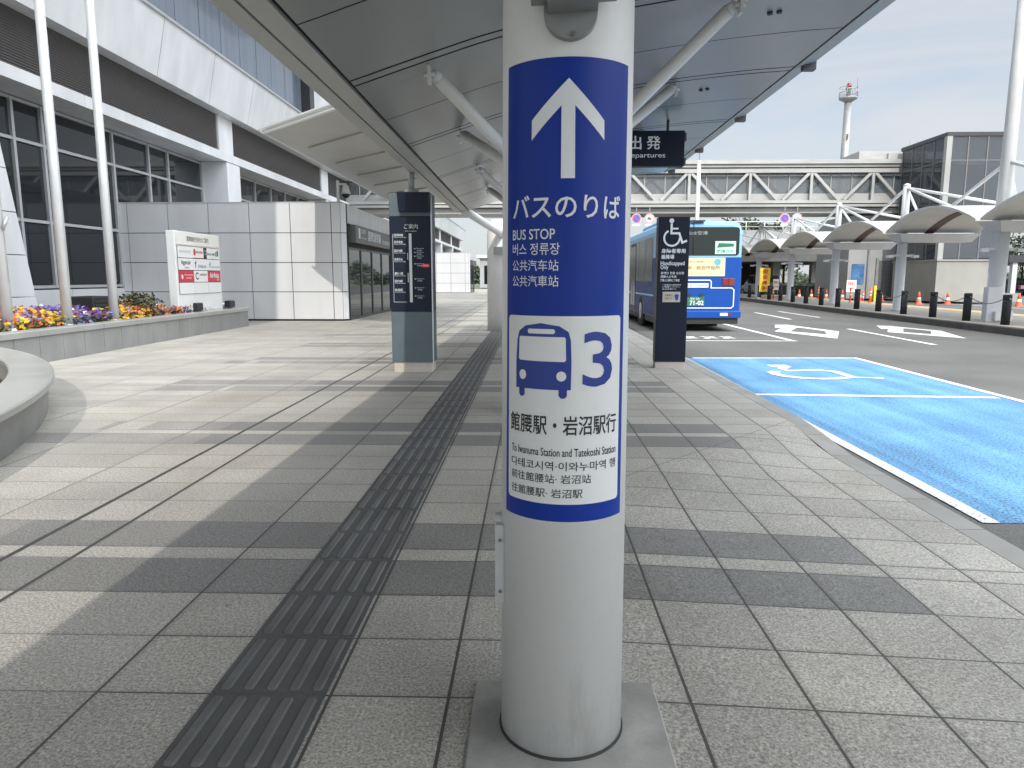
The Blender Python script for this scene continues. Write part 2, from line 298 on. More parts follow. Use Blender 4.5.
def worn_paint(name, col, under=(0.06, 0.06, 0.06), cover=0.36, pale=None):
    m, t, b, o = new_mat(name); L = t.links.new
    tcn = t.nodes.new('ShaderNodeTexCoord')
    n = t.nodes.new('ShaderNodeTexNoise'); n.inputs['Scale'].default_value = 55; n.inputs['Detail'].default_value = 4; L(tcn.outputs['Object'], n.inputs['Vector'])
    n2 = t.nodes.new('ShaderNodeTexNoise'); n2.inputs['Scale'].default_value = 0.9; n2.inputs['Detail'].default_value = 6; L(tcn.outputs['Object'], n2.inputs['Vector'])
    mpx = t.nodes.new('ShaderNodeMapping'); mpx.inputs['Scale'].default_value = (2.2, 0.12, 1); L(tcn.outputs['Object'], mpx.inputs[0])
    n3 = t.nodes.new('ShaderNodeTexNoise'); n3.inputs['Scale'].default_value = 1.6; n3.inputs['Detail'].default_value = 4; L(mpx.outputs[0], n3.inputs['Vector'])
    av = t.nodes.new('ShaderNodeMath'); av.operation = 'MULTIPLY_ADD'; L(n3.outputs[0], av.inputs[0]); av.inputs[1].default_value = 0.6; av.inputs[2].default_value = -0.08
    aw = t.nodes.new('ShaderNodeMath'); aw.operation = 'MULTIPLY_ADD'; L(n2.outputs[0], aw.inputs[0]); aw.inputs[1].default_value = 0.5; L(av.outputs[0], aw.inputs[2])
    ad = t.nodes.new('ShaderNodeMath'); ad.operation = 'MULTIPLY_ADD'; L(aw.outputs[0], ad.inputs[0]); ad.inputs[1].default_value = 0.28; L(n.outputs[0], ad.inputs[2])
    rpn = t.nodes.new('ShaderNodeMapRange'); L(ad.outputs[0], rpn.inputs[0]); rpn.inputs[1].default_value = cover + 0.10; rpn.inputs[2].default_value = cover + 0.20
    a = t.nodes.new('ShaderNodeMix'); a.data_type = 'RGBA'; a.inputs['A'].default_value = (*col, 1); a.inputs['B'].default_value = (*(pale or [c * 1.15 for c in col]), 1)
    mr_ = t.nodes.new('ShaderNodeMapRange'); L(aw.outputs[0], mr_.inputs[0]); mr_.inputs[1].default_value = 0.35; mr_.inputs[2].default_value = 0.65
    L(mr_.outputs[0], a.inputs['Factor']); nt_ = None
    x = t.nodes.new('ShaderNodeMix'); x.data_type = 'RGBA'; L(rpn.outputs[0], x.inputs['Factor']); x.inputs['A'].default_value = (*under, 1); L(a.outputs['Result'], x.inputs['B'])
    L(x.outputs['Result'], b.inputs['Base Color']); b.inputs['Roughness'].default_value = 0.7
    bp = t.nodes.new('ShaderNodeBump'); bp.inputs['Strength'].default_value = 0.4; bp.inputs['Distance'].default_value = 0.004
    L(n.outputs[0], bp.inputs['Height']); L(bp.outputs[0], b.inputs['Normal'])
    return m
M['bay_blue'] = worn_paint('bay_blue', (0.088, 0.265, 0.49), (0.05, 0.09, 0.14), 0.42, (0.15, 0.36, 0.58))
M['road_white'] = worn_paint('road_white', (0.66, 0.66, 0.63), (0.14, 0.14, 0.13), 0.36)
M['road_white_worn'] = worn_paint('road_white_worn', (0.60, 0.60, 0.56), (0.12, 0.12, 0.12), 0.44)

# ------------------------------------------------------------------ mesh builder
class MB:
    def __init__(s): s.v = []; s.f = []; s.m = []; s.cur = 0; s.sm = []; s.smooth = False
    def add(s, vs, fs):
        o = len(s.v); s.v += [tuple(p) for p in vs]
        for f in fs: s.f.append([i + o for i in f]); s.m.append(s.cur); s.sm.append(s.smooth)
        return s
    def box(s, x0, x1, y0, y1, z0, z1):
        v = [(x0, y0, z0), (x1, y0, z0), (x1, y1, z0), (x0, y1, z0), (x0, y0, z1), (x1, y0, z1), (x1, y1, z1), (x0, y1, z1)]
        return s.add(v, [(3, 2, 1, 0), (4, 5, 6, 7), (0, 1, 5, 4), (1, 2, 6, 5), (2, 3, 7, 6), (3, 0, 4, 7)])
    def bbox(s, x0, x1, y0, y1, z0, z1, b=0.01):
        """box with chamfered vertical and top edges"""
        def ring(x0, x1, y0, y1, z, c): return [(x0 + c, y0, z), (x1 - c, y0, z), (x1, y0 + c, z), (x1, y1 - c, z), (x1 - c, y1, z), (x0 + c, y1, z), (x0, y1 - c, z), (x0, y0 + c, z)]
        rs = [ring(x0, x1, y0, y1, z0, b), ring(x0, x1, y0, y1, z1 - b, b), ring(x0 + b, x1 - b, y0 + b, y1 - b, z1, b * 0.6)]
        return s.loft(rs)
    def loft(s, rings, caps=True, close=True):
        n = len(rings[0]); vs = [p for r in rings for p in r]; fs = []
        for i in range(len(rings) - 1):
            for j in range(n if close else n - 1):
                k = (j + 1) % n; fs.append((i * n + j, i * n + k, (i + 1) * n + k, (i + 1) * n + j))
        if caps: fs.append(tuple(range(n - 1, -1, -1))); fs.append(tuple((len(rings) - 1) * n + j for j in range(n)))
        return s.add(vs, fs)
    def tube(s, p0, p1, r, r1=None, n=12, caps=True):
        p0 = Vector(p0); p1 = Vector(p1); d = (p1 - p0).normalized(); r1 = r if r1 is None else r1
        a = d.cross(Vector((0, 0, 1)) if abs(d.z) < 0.95 else Vector((1, 0, 0))).normalized(); b = d.cross(a)
        def ring(p, r): return [p + a * (r * math.cos(2 * PI * i / n)) - b * (r * math.sin(2 * PI * i / n)) for i in range(n)]
        sm = s.smooth; s.smooth = True
        s.loft([ring(p0, r), ring(p1, r1)], caps=False); s.smooth = sm
        if caps: s.add(ring(p0, r), [tuple(range(n - 1, -1, -1))]); s.add(ring(p1, r1), [tuple(range(n))])
        return s
    def pipe(s, pts, r, n=8):
        for a, b in zip(pts[:-1], pts[1:]): s.tube(a, b, r, n=n)
        return s
    def lathe(s, c, prof, n=32, caps=True):
        rings = [[(c[0] + r * math.cos(2 * PI * i / n), c[1] + r * math.sin(2 * PI * i / n), c[2] + z) for i in range(n)] for r, z in prof]
        sm = s.smooth; s.smooth = True; s.loft(rings, caps=caps); s.smooth = sm
        return s
    def disc(s, c, ax, r, t, n=24):
        c = Vector(c); ax = Vector(ax).normalized(); return s.tube(c, c + ax * t, r, n=n)
    def prism(s, poly, axis, a0, a1):
        """poly of 2D points extruded along 'x','y' or 'z' from a0 to a1"""
        def P(p, a): return (a, p[0], p[1]) if axis == 'x' else ((p[0], a, p[1]) if axis == 'y' else (p[0], p[1], a))
        return s.loft([[P(p, a0) for p in poly], [P(p, a1) for p in poly]])
    def quad(s, a, b, c, d): return s.add([a, b, c, d], [(0, 1, 2, 3)])
    def bar(s, p0, p1, w, h):
        """rectangular bar between two points, w across, h up"""
        p0 = Vector(p0); p1 = Vector(p1); d = (p1 - p0).normalized(); up = Vector((0, 0, 1)) if abs(d.z) < 0.97 else Vector((0, 1, 0))
        a = d.cross(up).normalized() * (w / 2); b = a.cross(d).normalized() * (h / 2)
        return s.loft([[p - a - b, p + a - b, p + a + b, p - a + b] for p in (p0, p1)])
    def ribbon(s, pts, w, z):
        """flat stroke in the ground plane"""
        L = [];
        for i, p in enumerate(pts):
            a = Vector(pts[max(0, i - 1)]); b = Vector(pts[min(len(pts) - 1, i + 1)]); d = (b - a).normalized(); nrm = Vector((-d.y, d.x)) * w / 2
            L.append(((p[0] + nrm.x, p[1] + nrm.y, z), (p[0] - nrm.x, p[1] - nrm.y, z)))
        for (a, b), (c, d) in zip(L[:-1], L[1:]): s.quad(b, d, c, a)
        return s
    def xf(s, mat): s.v = [tuple(mat @ Vector(p)) for p in s.v]; return s
    def build(s, name, mats, parent=None, off=(0, 0, 0), fix=True):
        me = bpy.data.meshes.new(name)
        me.from_pydata([(p[0] - off[0], p[1] - off[1], p[2] - off[2]) for p in s.v], [], s.f)
        for m in (mats if isinstance(mats, (list, tuple)) else [mats]): me.materials.append(m)
        me.polygons.foreach_set('material_index', s.m); me.polygons.foreach_set('use_smooth', s.sm)
        if fix:
            bm = bmesh.new(); bm.from_mesh(me); bmesh.ops.remove_doubles(bm, verts=bm.verts, dist=1e-5)
            bmesh.ops.recalc_face_normals(bm, faces=bm.faces); bm.to_mesh(me); bm.free()
        me.update()
        o = bpy.data.objects.new(name, me); C.objects.link(o)
        if parent is not None: o.parent = parent
        return o
def tag(o, label=None, cat=None, group=None, kind=None):
    if label: o['label'] = label
    if cat: o['category'] = cat
    if group: o['group'] = group
    if kind: o['kind'] = kind
    return o
def thing(name, label, cat, loc=(0, 0, 0), rz=0, group=None):
    o = bpy.data.objects.new(name, None); C.objects.link(o); o.location = loc; o.rotation_euler = (0, 0, rz); o.empty_display_size = 0.1
    return tag(o, label, cat, group)
def struct(o): o['kind'] = 'structure'; return o
def copy_tree(o, parent=None):
    c = o.copy(); C.objects.link(c)
    if parent is not None: c.parent = parent
    for ch in [x for x in list(o.children)]: copy_tree(ch, c)
    return c
ORD = ['first', 'second', 'third', 'fourth', 'fifth', 'sixth', 'seventh', 'eighth', 'ninth', 'tenth', 'eleventh', 'twelfth', 'thirteenth', 'fourteenth', 'fifteenth', 'sixteenth', 'seventeenth', 'eighteenth']

# ------------------------------------------------------------------ lettering
_tc = {}
def glyphs(txt, bold=0.0):
    key = (txt, bold)
    if key in _tc: return _tc[key]
    cu = bpy.data.curves.new('lettering', 'FONT'); cu.body = txt; cu.offset = bold; cu.resolution_u = 3
    o = bpy.data.objects.new('lettering', cu); C.objects.link(o)
    bpy.context.view_layer.update()
    me = bpy.data.meshes.new_from_object(o.evaluated_get(bpy.context.evaluated_depsgraph_get()))
    vs = [(v.co.x, v.co.y) for v in me.vertices]; fs = [tuple(p.vertices) for p in me.polygons]
    bpy.data.objects.remove(o); bpy.data.curves.remove(cu); bpy.data.meshes.remove(me)
    _tc[key] = (vs, fs); return vs, fs
def fit(txt, x0, x1, z0, z1, bold=0.0):
    vs, fs = glyphs(txt, bold)
    ax, bx = min(v[0] for v in vs), max(v[0] for v in vs); az, bz = min(v[1] for v in vs), max(v[1] for v in vs)
    return [(x0 + (v[0] - ax) / (bx - ax) * (x1 - x0), z0 + (v[1] - az) / max(bz - az, 1e-6) * (z1 - z0)) for v in vs], fs
def letter_plane(mb, O, U, V, items, bold=0.0):
    """items: (text, u0, u1, v0, v1) on the plane O + u U + v V"""
    O, U, V = Vector(O), Vector(U), Vector(V)
    for it in items:
        vs, fs = fit(*it[:5], bold=it[5] if len(it) > 5 else bold)
        mb.add([O + U * a + V * b for a, b in vs], fs)
    return mb
def rrect(x0, x1, z0, z1, r, n=5):
    p = []
    for cx, cz, a in ((x1 - r, z1 - r, 0), (x0 + r, z1 - r, 90), (x0 + r, z0 + r, 180), (x1 - r, z0 + r, 270)):
        for i in range(n + 1):
            t = R(a + 90 * i / n); p.append((cx + r * math.cos(t), cz + r * math.sin(t)))
    return p
def circle2(cx, cz, r, n=28, rz=None): return [(cx + r * math.cos(2 * PI * i / n), cz + (rz or r) * math.sin(2 * PI * i / n)) for i in range(n)]
def poly_plane(mb, O, U, V, poly):
    O, U, V = Vector(O), Vector(U), Vector(V); return mb.add([O + U * a + V * b for a, b in poly], [tuple(range(len(poly)))])
def stroke2(pts, w):
    """2D polyline -> quads with mitred joints (no overlaps)"""
    P_ = [Vector(p) for p in pts]; L_ = []; closed = (P_[0] - P_[-1]).length < 1e-6
    for i, p in enumerate(P_):
        a = P_[i - 1] if i > 0 else (P_[-2] if closed else None); b = P_[i + 1] if i < len(P_) - 1 else (P_[1] if closed else None)
        d0 = (p - a).normalized() if a is not None else (b - p).normalized(); d1 = (b - p).normalized() if b is not None else d0
        n0 = Vector((-d0.y, d0.x)); n1 = Vector((-d1.y, d1.x)); mi = (n0 + n1)
        mi = mi.normalized() if mi.length > 1e-4 else n0
        k = w / 2 / max(.35, mi.dot(n0)); L_.append((tuple(p + mi * k), tuple(p - mi * k)))
    return [[a[0], a[1], b[1], b[0]] for a, b in zip(L_[:-1], L_[1:])]
def arc2(cx, cz, r, a0, a1, n=20): return [(cx + r * math.cos(R(a0 + (a1 - a0) * i / n)), cz + r * math.sin(R(a0 + (a1 - a0) * i / n))) for i in range(n + 1)]

# ================================================================== THE SETTING
def fold_z(x, y):
    """the pavement dips to the kerb where wheelchairs board"""
    if x < 0.35: return 0.0
    yf = 4.75 + (x - 0.6) * 1.12
    t = max(0.0, min(1.0, (yf - y) / 1.1 + 0.15)); t = t * t * (3 - 2 * t)
    return -0.043 * (x - 0.35) * t
RZ = -0.13      # road level
g = MB(); g.quad((-1500, -600, -0.35), (1500, -600, -0.35), (1500, 3000, -0.35), (-1500, 3000, -0.35))
struct(g.build('ground', M['ground']))
# paved plaza (fine grid where it dips)
pv = MB(); xs = [-30, -12, -6, -3, -1, 0.0, 0.35] + [0.35 + 0.22 * i for i in range(1, 10)] + [2.55]; ys = [-12, -4, 0] + [0.3 * i for i in range(1, 30)] + [9.5, 12, 16, 25, 50, 95]
vs = [(x, y, fold_z(x, y)) for y in ys for x in xs]; nx = len(xs)
pv.smooth = True
pv.add(vs, [(j * nx + i, j * nx + i + 1, (j + 1) * nx + i + 1, (j + 1) * nx + i) for j in range(len(ys) - 1) for i in range(nx - 1)])
struct(pv.build('paved_plaza', M['paving']))
# kerb stones along the bus lane
kb = MB(); y = -6.0
while y < 95:
    l = 0.6 if y < 20 else 2.4
    y1 = y + l - 0.008
    a, b = fold_z(2.55, y), fold_z(2.55, y1)
    kb.loft([[(2.553, y, a - 0.25), (2.75, y, a - 0.25), (2.75, y, a - 0.022), (2.728, y, a), (2.553, y, a + 0.001)],
             [(2.553, y1, b - 0.25), (2.75, y1, b - 0.25), (2.75, y1, b - 0.022), (2.728, y1, b), (2.553, y1, b + 0.001)]])
    y += l
struct(kb.build('kerb', M['kerb']))
# asphalt
rd = MB(); rd.quad((2.7, -30, RZ), (90, -30, RZ), (90, 140, RZ), (2.7, 140, RZ))
struct(rd.build('road', M['asphalt']))
# disabled bay
def bayx(y): return 2.955 + (y - 4.41) * (0.03 / 9.3)
bl = MB(); bl.quad((bayx(4.41), 4.41, RZ + .004), (6.02, 4.41, RZ + .004), (6.22, 13.85, RZ + .004), (bayx(13.75), 13.75, RZ + .004))
struct(bl.build('parking_bay_paint', M['bay_blue']))
ml = MB(); z = RZ + .008
ml.quad((2.84, 4.40, z), (2.95, 4.40, z), (bayx(13.85), 13.85, z), (bayx(13.85) - .11, 13.85, z))
ml.quad((3.10, 13.72, z), (6.28, 13.80, z), (6.28, 13.92, z), (3.10, 13.84, z))
ml.quad((2.95, 9.36, z), (6.0, 9.18, z), (6.0, 9.32, z), (2.95, 9.49, z))
ml.quad((5.98, 4.41, z), (6.09, 4.41, z), (6.28, 13.8, z), (6.17, 13.8, z))
struct(ml.build('bay_line', M['road_white']))
# wheelchair mark on the bay
def gq(*p): return p
wm = MB()
wm.ribbon([(4.16, 12.55), (4.50, 12.56)], 0.34, z)
wm.ribbon([(4.40, 12.45), (4.26, 12.17), (4.25, 11.90), (4.87, 12.02)], 0.16, z + .001)
wm.ribbon([(4.80, 11.93), (4.98, 11.82), (4.98, 11.12), (5.40, 11.02)], 0.15, z + .002)
wm.ribbon([(4.03, 11.80), (3.92, 11.66), (3.90, 11.42), (3.98, 11.20), (4.15, 11.02), (4.40, 10.93), (4.65, 10.95), (4.86, 11.08)], 0.17, z + .003)
struct(wm.build('wheelchair_marking', M['road_white']))
lm = MB(); z = RZ + .004
def ringq(o, i):
    for k in range(4):
        a, b = o[k], o[(k + 1) % 4]; c, d = i[(k + 1) % 4], i[k]
        lm.quad((*a, z), (*b, z), (*c, z), (*d, z))
ringq([(8.43, 23.8), (8.87, 20.9), (7.80, 18.45), (7.02, 20.9)], [(8.30, 22.6), (8.53, 21.1), (8.06, 19.72), (7.46, 20.9)])
lm.quad((8.0, 23.8, z + .004), (8.43, 23.8, z + .004), (8.30, 22.4, z + .004), (7.5, 22.3, z + .004))
ringq([(11.5, 23.4), (11.95, 21.2), (11.1, 18.55), (10.15, 20.7)], [(11.4, 22.3), (11.64, 21.2), (10.95, 19.9), (10.6, 20.7)])
lm.quad((11.15, 23.5, z + .004), (11.55, 23.3, z + .004), (11.4, 22.1, z + .004), (10.55, 21.9, z + .004))
for (a, b) in (((9.60, 22.0), (9.32, 16.75)), ((9.98, 32.4), (9.65, 27.0)), ((11.39, 33.5), (11.25, 28.4)), ((10.4, 43), (10.1, 37.5)), ((9.15, 13.2), (8.9, 9)), ((6.48, 30), (6.41, 17.6))):
    lm.ribbon([a, b], 0.15, z)
lm.ribbon([(3.2, 17.62), (6.49, 17.62)], 0.14, z + .004)
for i, (x, w) in enumerate(((4.0, .22), (4.45, .3), (4.95, .22))): lm.ribbon([(x, 18.35), (x + w, 18.95)], 0.16, z); lm.ribbon([(x + w, 18.35), (x, 18.95)], 0.14, z + .004)
lm.ribbon([(2.95, 4.0), (2.95, -6)], 0.1, z)
for yy in (24, 26.5): lm.ribbon([(18.6, yy), (26, yy + 1.2)], 0.45, z)
lm.ribbon([(18.6, 20), (19.4, 60)], 0.14, z); lm.ribbon([(24.4, 20), (25.4, 60)], 0.14, z)
struct(lm.build('lane_marking', M['road_white']))
# traffic island with its own kerb
KP = [(2, 12.1), (10, 12.45), (19, 12.86), (27.5, 13.19), (50, 14.34), (80, 16.2), (120, 18.7)]
def kx(y):
    for (a, b), (c, d) in zip(KP[:-1], KP[1:]):
        if y <= c: return b + (d - b) * (y - a) / (c - a)
    return KP[-1][1]
IZ = 0.08
il = MB(); ik = MB(); iy = MB(); yy = 2.0
while yy < 70:
    a, b = yy, yy + 2
    il.quad((kx(a) + .18, a, IZ), (kx(a) + 4.9, a, IZ), (kx(b) + 4.9, b, IZ), (kx(b) + .18, b, IZ))
    for o in (0, 4.9):
        ik.loft([[(kx(y) + o, y, -0.3), (kx(y) + o + .18, y, -0.3), (kx(y) + o + .18, y, IZ + .002), (kx(y) + o + .02, y, IZ + .002), (kx(y) + o, y, IZ - .02)] for y in (a, b - .012)])
    iy.quad((kx(a) + 3.7, a, IZ + .004), (kx(a) + 4.3, a, IZ + .004), (kx(b) + 4.3, b, IZ + .004), (kx(b) + 3.7, b, IZ + .004))
    yy += 2
struct(il.build('island_pavement', M['island'])); struct(ik.build('island_kerb', M['kerb_dark'])); struct(iy.build('yellow_paving', M['yellow_tile']))
# tactile guide strip with raised bars
ts = MB(); y = -3.24
while y < 19:
    z0 = 0.004
    ts.cur = 0; ts.quad((-1.088, y + .004, z0), (-0.692, y + .004, z0), (-0.692, y + .392, z0), (-1.088, y + .392, z0))
    ts.cur = 1
    for i in range(5):
        xc = -1.088 + 0.396 * (i + 0.5) / 5
        rings = []
        for (yy, k) in ((y + .022, 0.55), (y + .034, 1.0), (y + .362, 1.0), (y + .374, 0.55)):
            h = z0 + (.007 if k == 1 else .001)
            rings.append([(xc - .020 * k, yy, z0 + .0005), (xc + .020 * k, yy, z0 + .0005), (xc + .013 * k, yy, h), (xc - .013 * k, yy, h)])
        ts.loft(rings)
    y += 0.39 if True else 0
struct(ts.build('tactile_path', [M['tactile'], M['tactile_bar']]))

# ================================================================== TERMINAL BUILDING (left)
TB = thing('terminal_building', 'long white terminal building with louvre bands and dark windows along the left', 'building', (-12, 8, 0))
FK = 1.36       # the facade was measured at 1/1.36 of its true distance
def T(mb, name, mats, parent=TB, k=FK):
    mb.v = [(p[0] * k, p[1] * k, max(-.2, 1.4 + (p[2] - 1.4) * k)) for p in mb.v]
    return mb.build(name, mats, parent, off=TB.location)
Y0, Y1 = 4.0, 95.0
bays = [1.0, 11.3, 21.85, 32.3, 42.2, 52.4, 62.6, 72.8, 83.0, 93.0]
# fascia, leaning out at the top, one panel per joint
m = MB(); y = Y0; pw = 2.75
while y < Y1:
    a, b = y + .012, min(y + pw, Y1) - .012
    m.loft([[(-8.98, q, 6.17), (-8.70, q, 7.48), (-8.95, q, 7.48), (-9.4, q, 6.17)] for q in (a, b)])
    y += pw
T(m, 'fascia', M['facade_white'])
m = MB(); m.prism([(-9.0, 6.19), (-8.73, 7.46), (-9.5, 7.46), (-9.5, 6.19)], 'y', Y0, Y1); T(m, 'fascia_backing', M['dark_gap'])
m = MB(); m.box(-8.76, -8.64, Y0, Y1, 7.483, 7.545); T(m, 'coping', M['alu'])
# glass parapet / upper glazing with blinds
m = MB(); y = Y0
while y < 29:
    m.box(-9.06, -9.03, y + .01, min(y + 1.35, 29) - .01, 7.55, 11.2); y += 1.36
T(m, 'upper_glazing', M['para_glass'])
m = MB(); m.box(-12, -9.1, Y0, 28.9, 7.5, 11.2); T(m, 'upper_wall', M['grey_bld'])
m = MB(); m.box(-9.05, -8.7, 29.05, 29.6, 7.55, 11.2); T(m, 'upper_column', M['frame_dark'])
m = MB(); m.box(-12, -9.0, 29.62, 60, 7.55, 9.6); T(m, 'upper_block', M['facade_white'])
m = MB(); m.box(-19, -7.85, -8, 42, 14.75, 15.4); T(m, 'roof_eave', M['facade_white'], k=1.0)  # unseen eave, added to shade the left part of the entrance wall
# louvre bands
for bi, (a, b) in enumerate(zip(bays[:-1], bays[1:])):
    if b < 6: continue
    m = MB(); z = 5.10
    while z < 6.17:
        m.add([(-9.38, a + .9, z), (-9.38, b - .1, z), (-9.31, b - .1, z + .026), (-9.31, a + .9, z + .026), (-9.315, b - .1, z + .036), (-9.315, a + .9, z + .036)], [(0, 1, 2, 3), (3, 2, 4, 5)])
        z += 0.05
    m.box(-9.5, -9.42, a + .9, b - .1, 5.08, 6.17)
    T(m, 'louvre_band', M['louvre'])
    m = MB(); m.box(-9.6, -9.27, b - .12, b + .88, 5.085, 6.165); T(m, 'band_pier', M['facade_white'])
# ledge
m = MB(); y = Y0
while y < Y1:
    m.bbox(-9.9, -9.10, y + .008, min(y + 2.75, Y1) - .008, 4.84, 5.08, .012); y += 2.75
T(m, 'ledge', M['facade_white'])
m = MB(); m.box(-12, -9.14, Y0, Y1, 4.86, 5.05); T(m, 'ledge_core', M['concrete'])
# piers and windows per bay
for bi, b in enumerate(bays):
    if b < 6: continue
    m = MB(); m.bbox(-10.6, -9.12, b, b + .95, 0, 4.835, .015); T(m, 'pier', M['facade_white'])
m = MB(); m.box(-10.25, -9.98, Y0, Y1, 0, 4.836); T(m, 'inner_wall', M['frame_dark'])
for a, b in zip(bays[:-1], bays[1:]):
    if b < 6: continue
    ya, yb = a + .98, b - .03
    muls = [ya + (yb - ya) * k / 6 for k in range(7)]
    if a == 11.3: muls = [12.28, 13.9, 14.75, 17.2, 18.8, 19.8, yb]
    for z0, z1 in ((1.25, 2.50), (2.54, 4.02), (4.06, 4.80)):
        for k in range(6):
            q0, q1 = muls[k] + .03, muls[k + 1] - .03
            m = MB(); m.box(-9.97, -9.93, q0, q1, z0 + .03, z1 - .03)
            w = T(m, 'window', M['win_glass'])
    m = MB()
    for q in muls: m.box(-9.972, -9.87, q - .035, q + .035, 1.2, 4.81)
    for zz in (1.22, 2.52, 4.04, 4.79): m.box(-9.97, -9.885, ya, yb, zz - .03, zz + .03)
    T(m, 'window_frame', M['alu'])
    m = MB(); q = ya
    while q < yb: m.box(-9.97, -9.90, q + .01, min(q + 1.5, yb) - .01, 0, 1.16); q += 1.5
    T(m, 'sill_panel', M['wall_panel'])
# battered white pier at the left edge of the picture
m = MB()
for z0, z1 in ((.37, 1.07), (1.085, 1.785), (1.80, 2.50), (2.515, 3.215), (3.23, 3.87)):
    def xo(z): return -8.72 - z * 0.0, 12.62 - (z * .21)
    rr = [[(-9.9, 10.8, z), (-8.75 - .02 * z, 10.8, z), (-8.75 - .02 * z, 12.68 - .17 * z, z), (-9.9, 12.68 - .17 * z, z)] for z in (z0, z1)]
    m.loft(rr)
T(m, 'battered_pier', M['facade_white'])

# entrance block with square panels
def panel_block(label, x0, x1, yf, yb, top, door_y, nm='entrance_block'):
    E_ = thing(nm, label, 'building', (x1, yf, 0))
    def P(mb, name, mats, par=E_): return mb.build(name, mats, par, off=E_.location)
    m = MB(); x = x1 - .36; rows = 4; rh = top / rows
    cols = [x1 - .14, x1 - .45]
    while cols[-1] > x0: cols.append(cols[-1] - 1.335)
    for r in range(rows):
        for a, b in zip(cols[1:], cols[:-1]):
            m.box(a + .011, b - .011, yf, yf + .05, r * rh + .011 + (.05 if r == 0 else 0), (r + 1) * rh - .011)
        m.add([(x1 - .14, yf, r * rh + (.06 if r == 0 else .011)), (x1, yf + .16, r * rh + (.06 if r == 0 else .011)), (x1, yf + .16, (r + 1) * rh - .011), (x1 - .14, yf, (r + 1) * rh - .011)], [(0, 1, 2, 3)])
    P(m, 'wall_panel', M['wall_panel'])
    m = MB(); m.box(x0, x1 - .15, yf + .03, yb, 0, top - .012); m.box(x1 - .16, x1 - .015, yf + .17, yf + .34, 0, top - .012)
    P(m, 'wall', M['dark_gap'])
    m = MB(); m.box(x0, x1 - .1, yf - .01, yb, top - .01, top + .03); P(m, 'roof', M['grey_bld'])
    # side: upper panels, sign beam, dark glazed doors
    m = MB(); y = yf + .36
    while y < yb: m.box(x1 - .1, x1 - .005, y + .01, min(y + 1.6, yb) - .01, top - .62, top - .02); y += 1.6
    P(m, 'side_panel', M['wall_panel'])
    m = MB(); m.box(x1 - .13, x1 - .06, yf + .36, yb, 0.0, top - .64); P(m, 'door_recess', M['dark_void'])
    y = yf + .4
    while y < yb - .5:
        y1 = min(y + 1.75, yb)
        m = MB(); m.box(x1 - .055, x1 - .035, y + .06, y1 - .06, .08, 2.35); d = P(m, 'glass_door', M['win_glass'])
        m = MB(); m.box(x1 - .06, x1 - .005, y, y + .06, 0, 2.42); m.box(x1 - .06, x1 - .005, y1 - .06, y1, 0, 2.42); m.box(x1 - .058, x1 - .006, y + .06, y1 - .06, 2.35, 2.42); m.box(x1 - .058, x1 - .006, y + .06, y1 - .06, 0, .08)
        P(m, 'door_frame', M['frame_dark'], d)
        y = y1 + .005
    m = MB(); m.box(x1 - .05, x1 + .22, yf + .50, yb - .1, 2.56, top - .66); sb = P(m, 'sign_beam', pmat('sign_beam_grey', (0.07, 0.07, 0.07), 0.4))
    return E_, sb, P
EB, sb, P = panel_block('pale panelled entrance block beside the flower planter with dark glass doors', -13.6, -6.05, 23.45, 31.6, 3.8, 24)
m = MB(); letter_plane(m, (-5.826, 24.0, 2.6), (0, 1, 0), (0, 0, 1), [('1', .35, .6, .12, .46, .02), ('国内線', .75, 1.4, .30, .46), ('Domestic', .75, 1.5, .12, .2), ('国際線到着', 1.75, 3.9, .1, .46, .015), ('International Arrivals', 4.2, 6.6, .1, .3, .01)])
P(m, 'lettering', M['letter_dim'], sb)
panel_block('smaller far panelled entrance block seen between the navy pillar and the white column', -12, -5.75, 67.0, 72, 3.7, 67, 'entrance_block')
# entrance canopy (thin) over the doors
EC = thing('entrance_canopy', 'thin pale flat canopy jutting from the terminal over the entrance doors', 'canopy', (-6.8, 18.8, 0)); off = EC.location
def skew(d0, d1, z0, z1, x0=-6.83, x1=-2.2): return [[(x0, 18.85 + d0 - (x0 + 6.83) * EK, z), (x1, 18.85 + d0 - (x1 + 6.83) * EK, z), (x1, 18.85 + d1 - (x1 + 6.83) * EK, z), (x0, 18.85 + d1 - (x0 + 6.83) * EK, z)] for z in (z0, z1)]
EK = 1.02
m = MB(); m.loft([[(-6.83, 18.85, z), (-2.2, 18.85 - 4.63 * EK, z), (-2.2, 36, z), (-6.83, 36, z)] for z in (5.06, 5.20)]); m.build('canopy_slab', M['soffit_trim'], EC, off=off)
m = MB(); m.loft(skew(-.14, -.004, 5.04, 5.12, -6.9)); m.loft(skew(-.22, -.145, 5.13, 5.17, -7.05)); m.build('front_trim', M['white_steel'], EC, off=off)
m = MB(); m.box(-6.95, -6.835, 18.9, 36, 5.08, 5.20); m.build('side_gutter', M['white_steel'], EC, off=off)
for d in (2.4, 5.2, 8.0, 10.8, 13.6):
    m = MB(); m.loft(skew(d, d + .22, 5.01, 5.058, -6.3, -2.4)); m.build('rib', M['soffit_trim'], EC, off=off)
# dome camera
CC = thing('security_camera', 'white dome security camera on a bracket above the entrance block', 'camera', (-6.28, 24.6, 4.22))
m = MB(); m.box(-.26, .03, -.03, .03, .27, .33); m.box(-.30, -.22, -.06, .06, -.40, .42); m.build('bracket', M['white_steel'], CC)
m = MB(); m.lathe((0, 0, 0), [(.02, .30), (.09, .26), (.13, .1), (.155, -.02)], 20); m.build('housing', M['white_steel'], CC)
m = MB(); m.lathe((0, 0, 0), [(.14, -.025), (.13, -.09), (.08, -.14), (.01, -.16)], 20); m.build('dome', M['lens_dark'], CC)

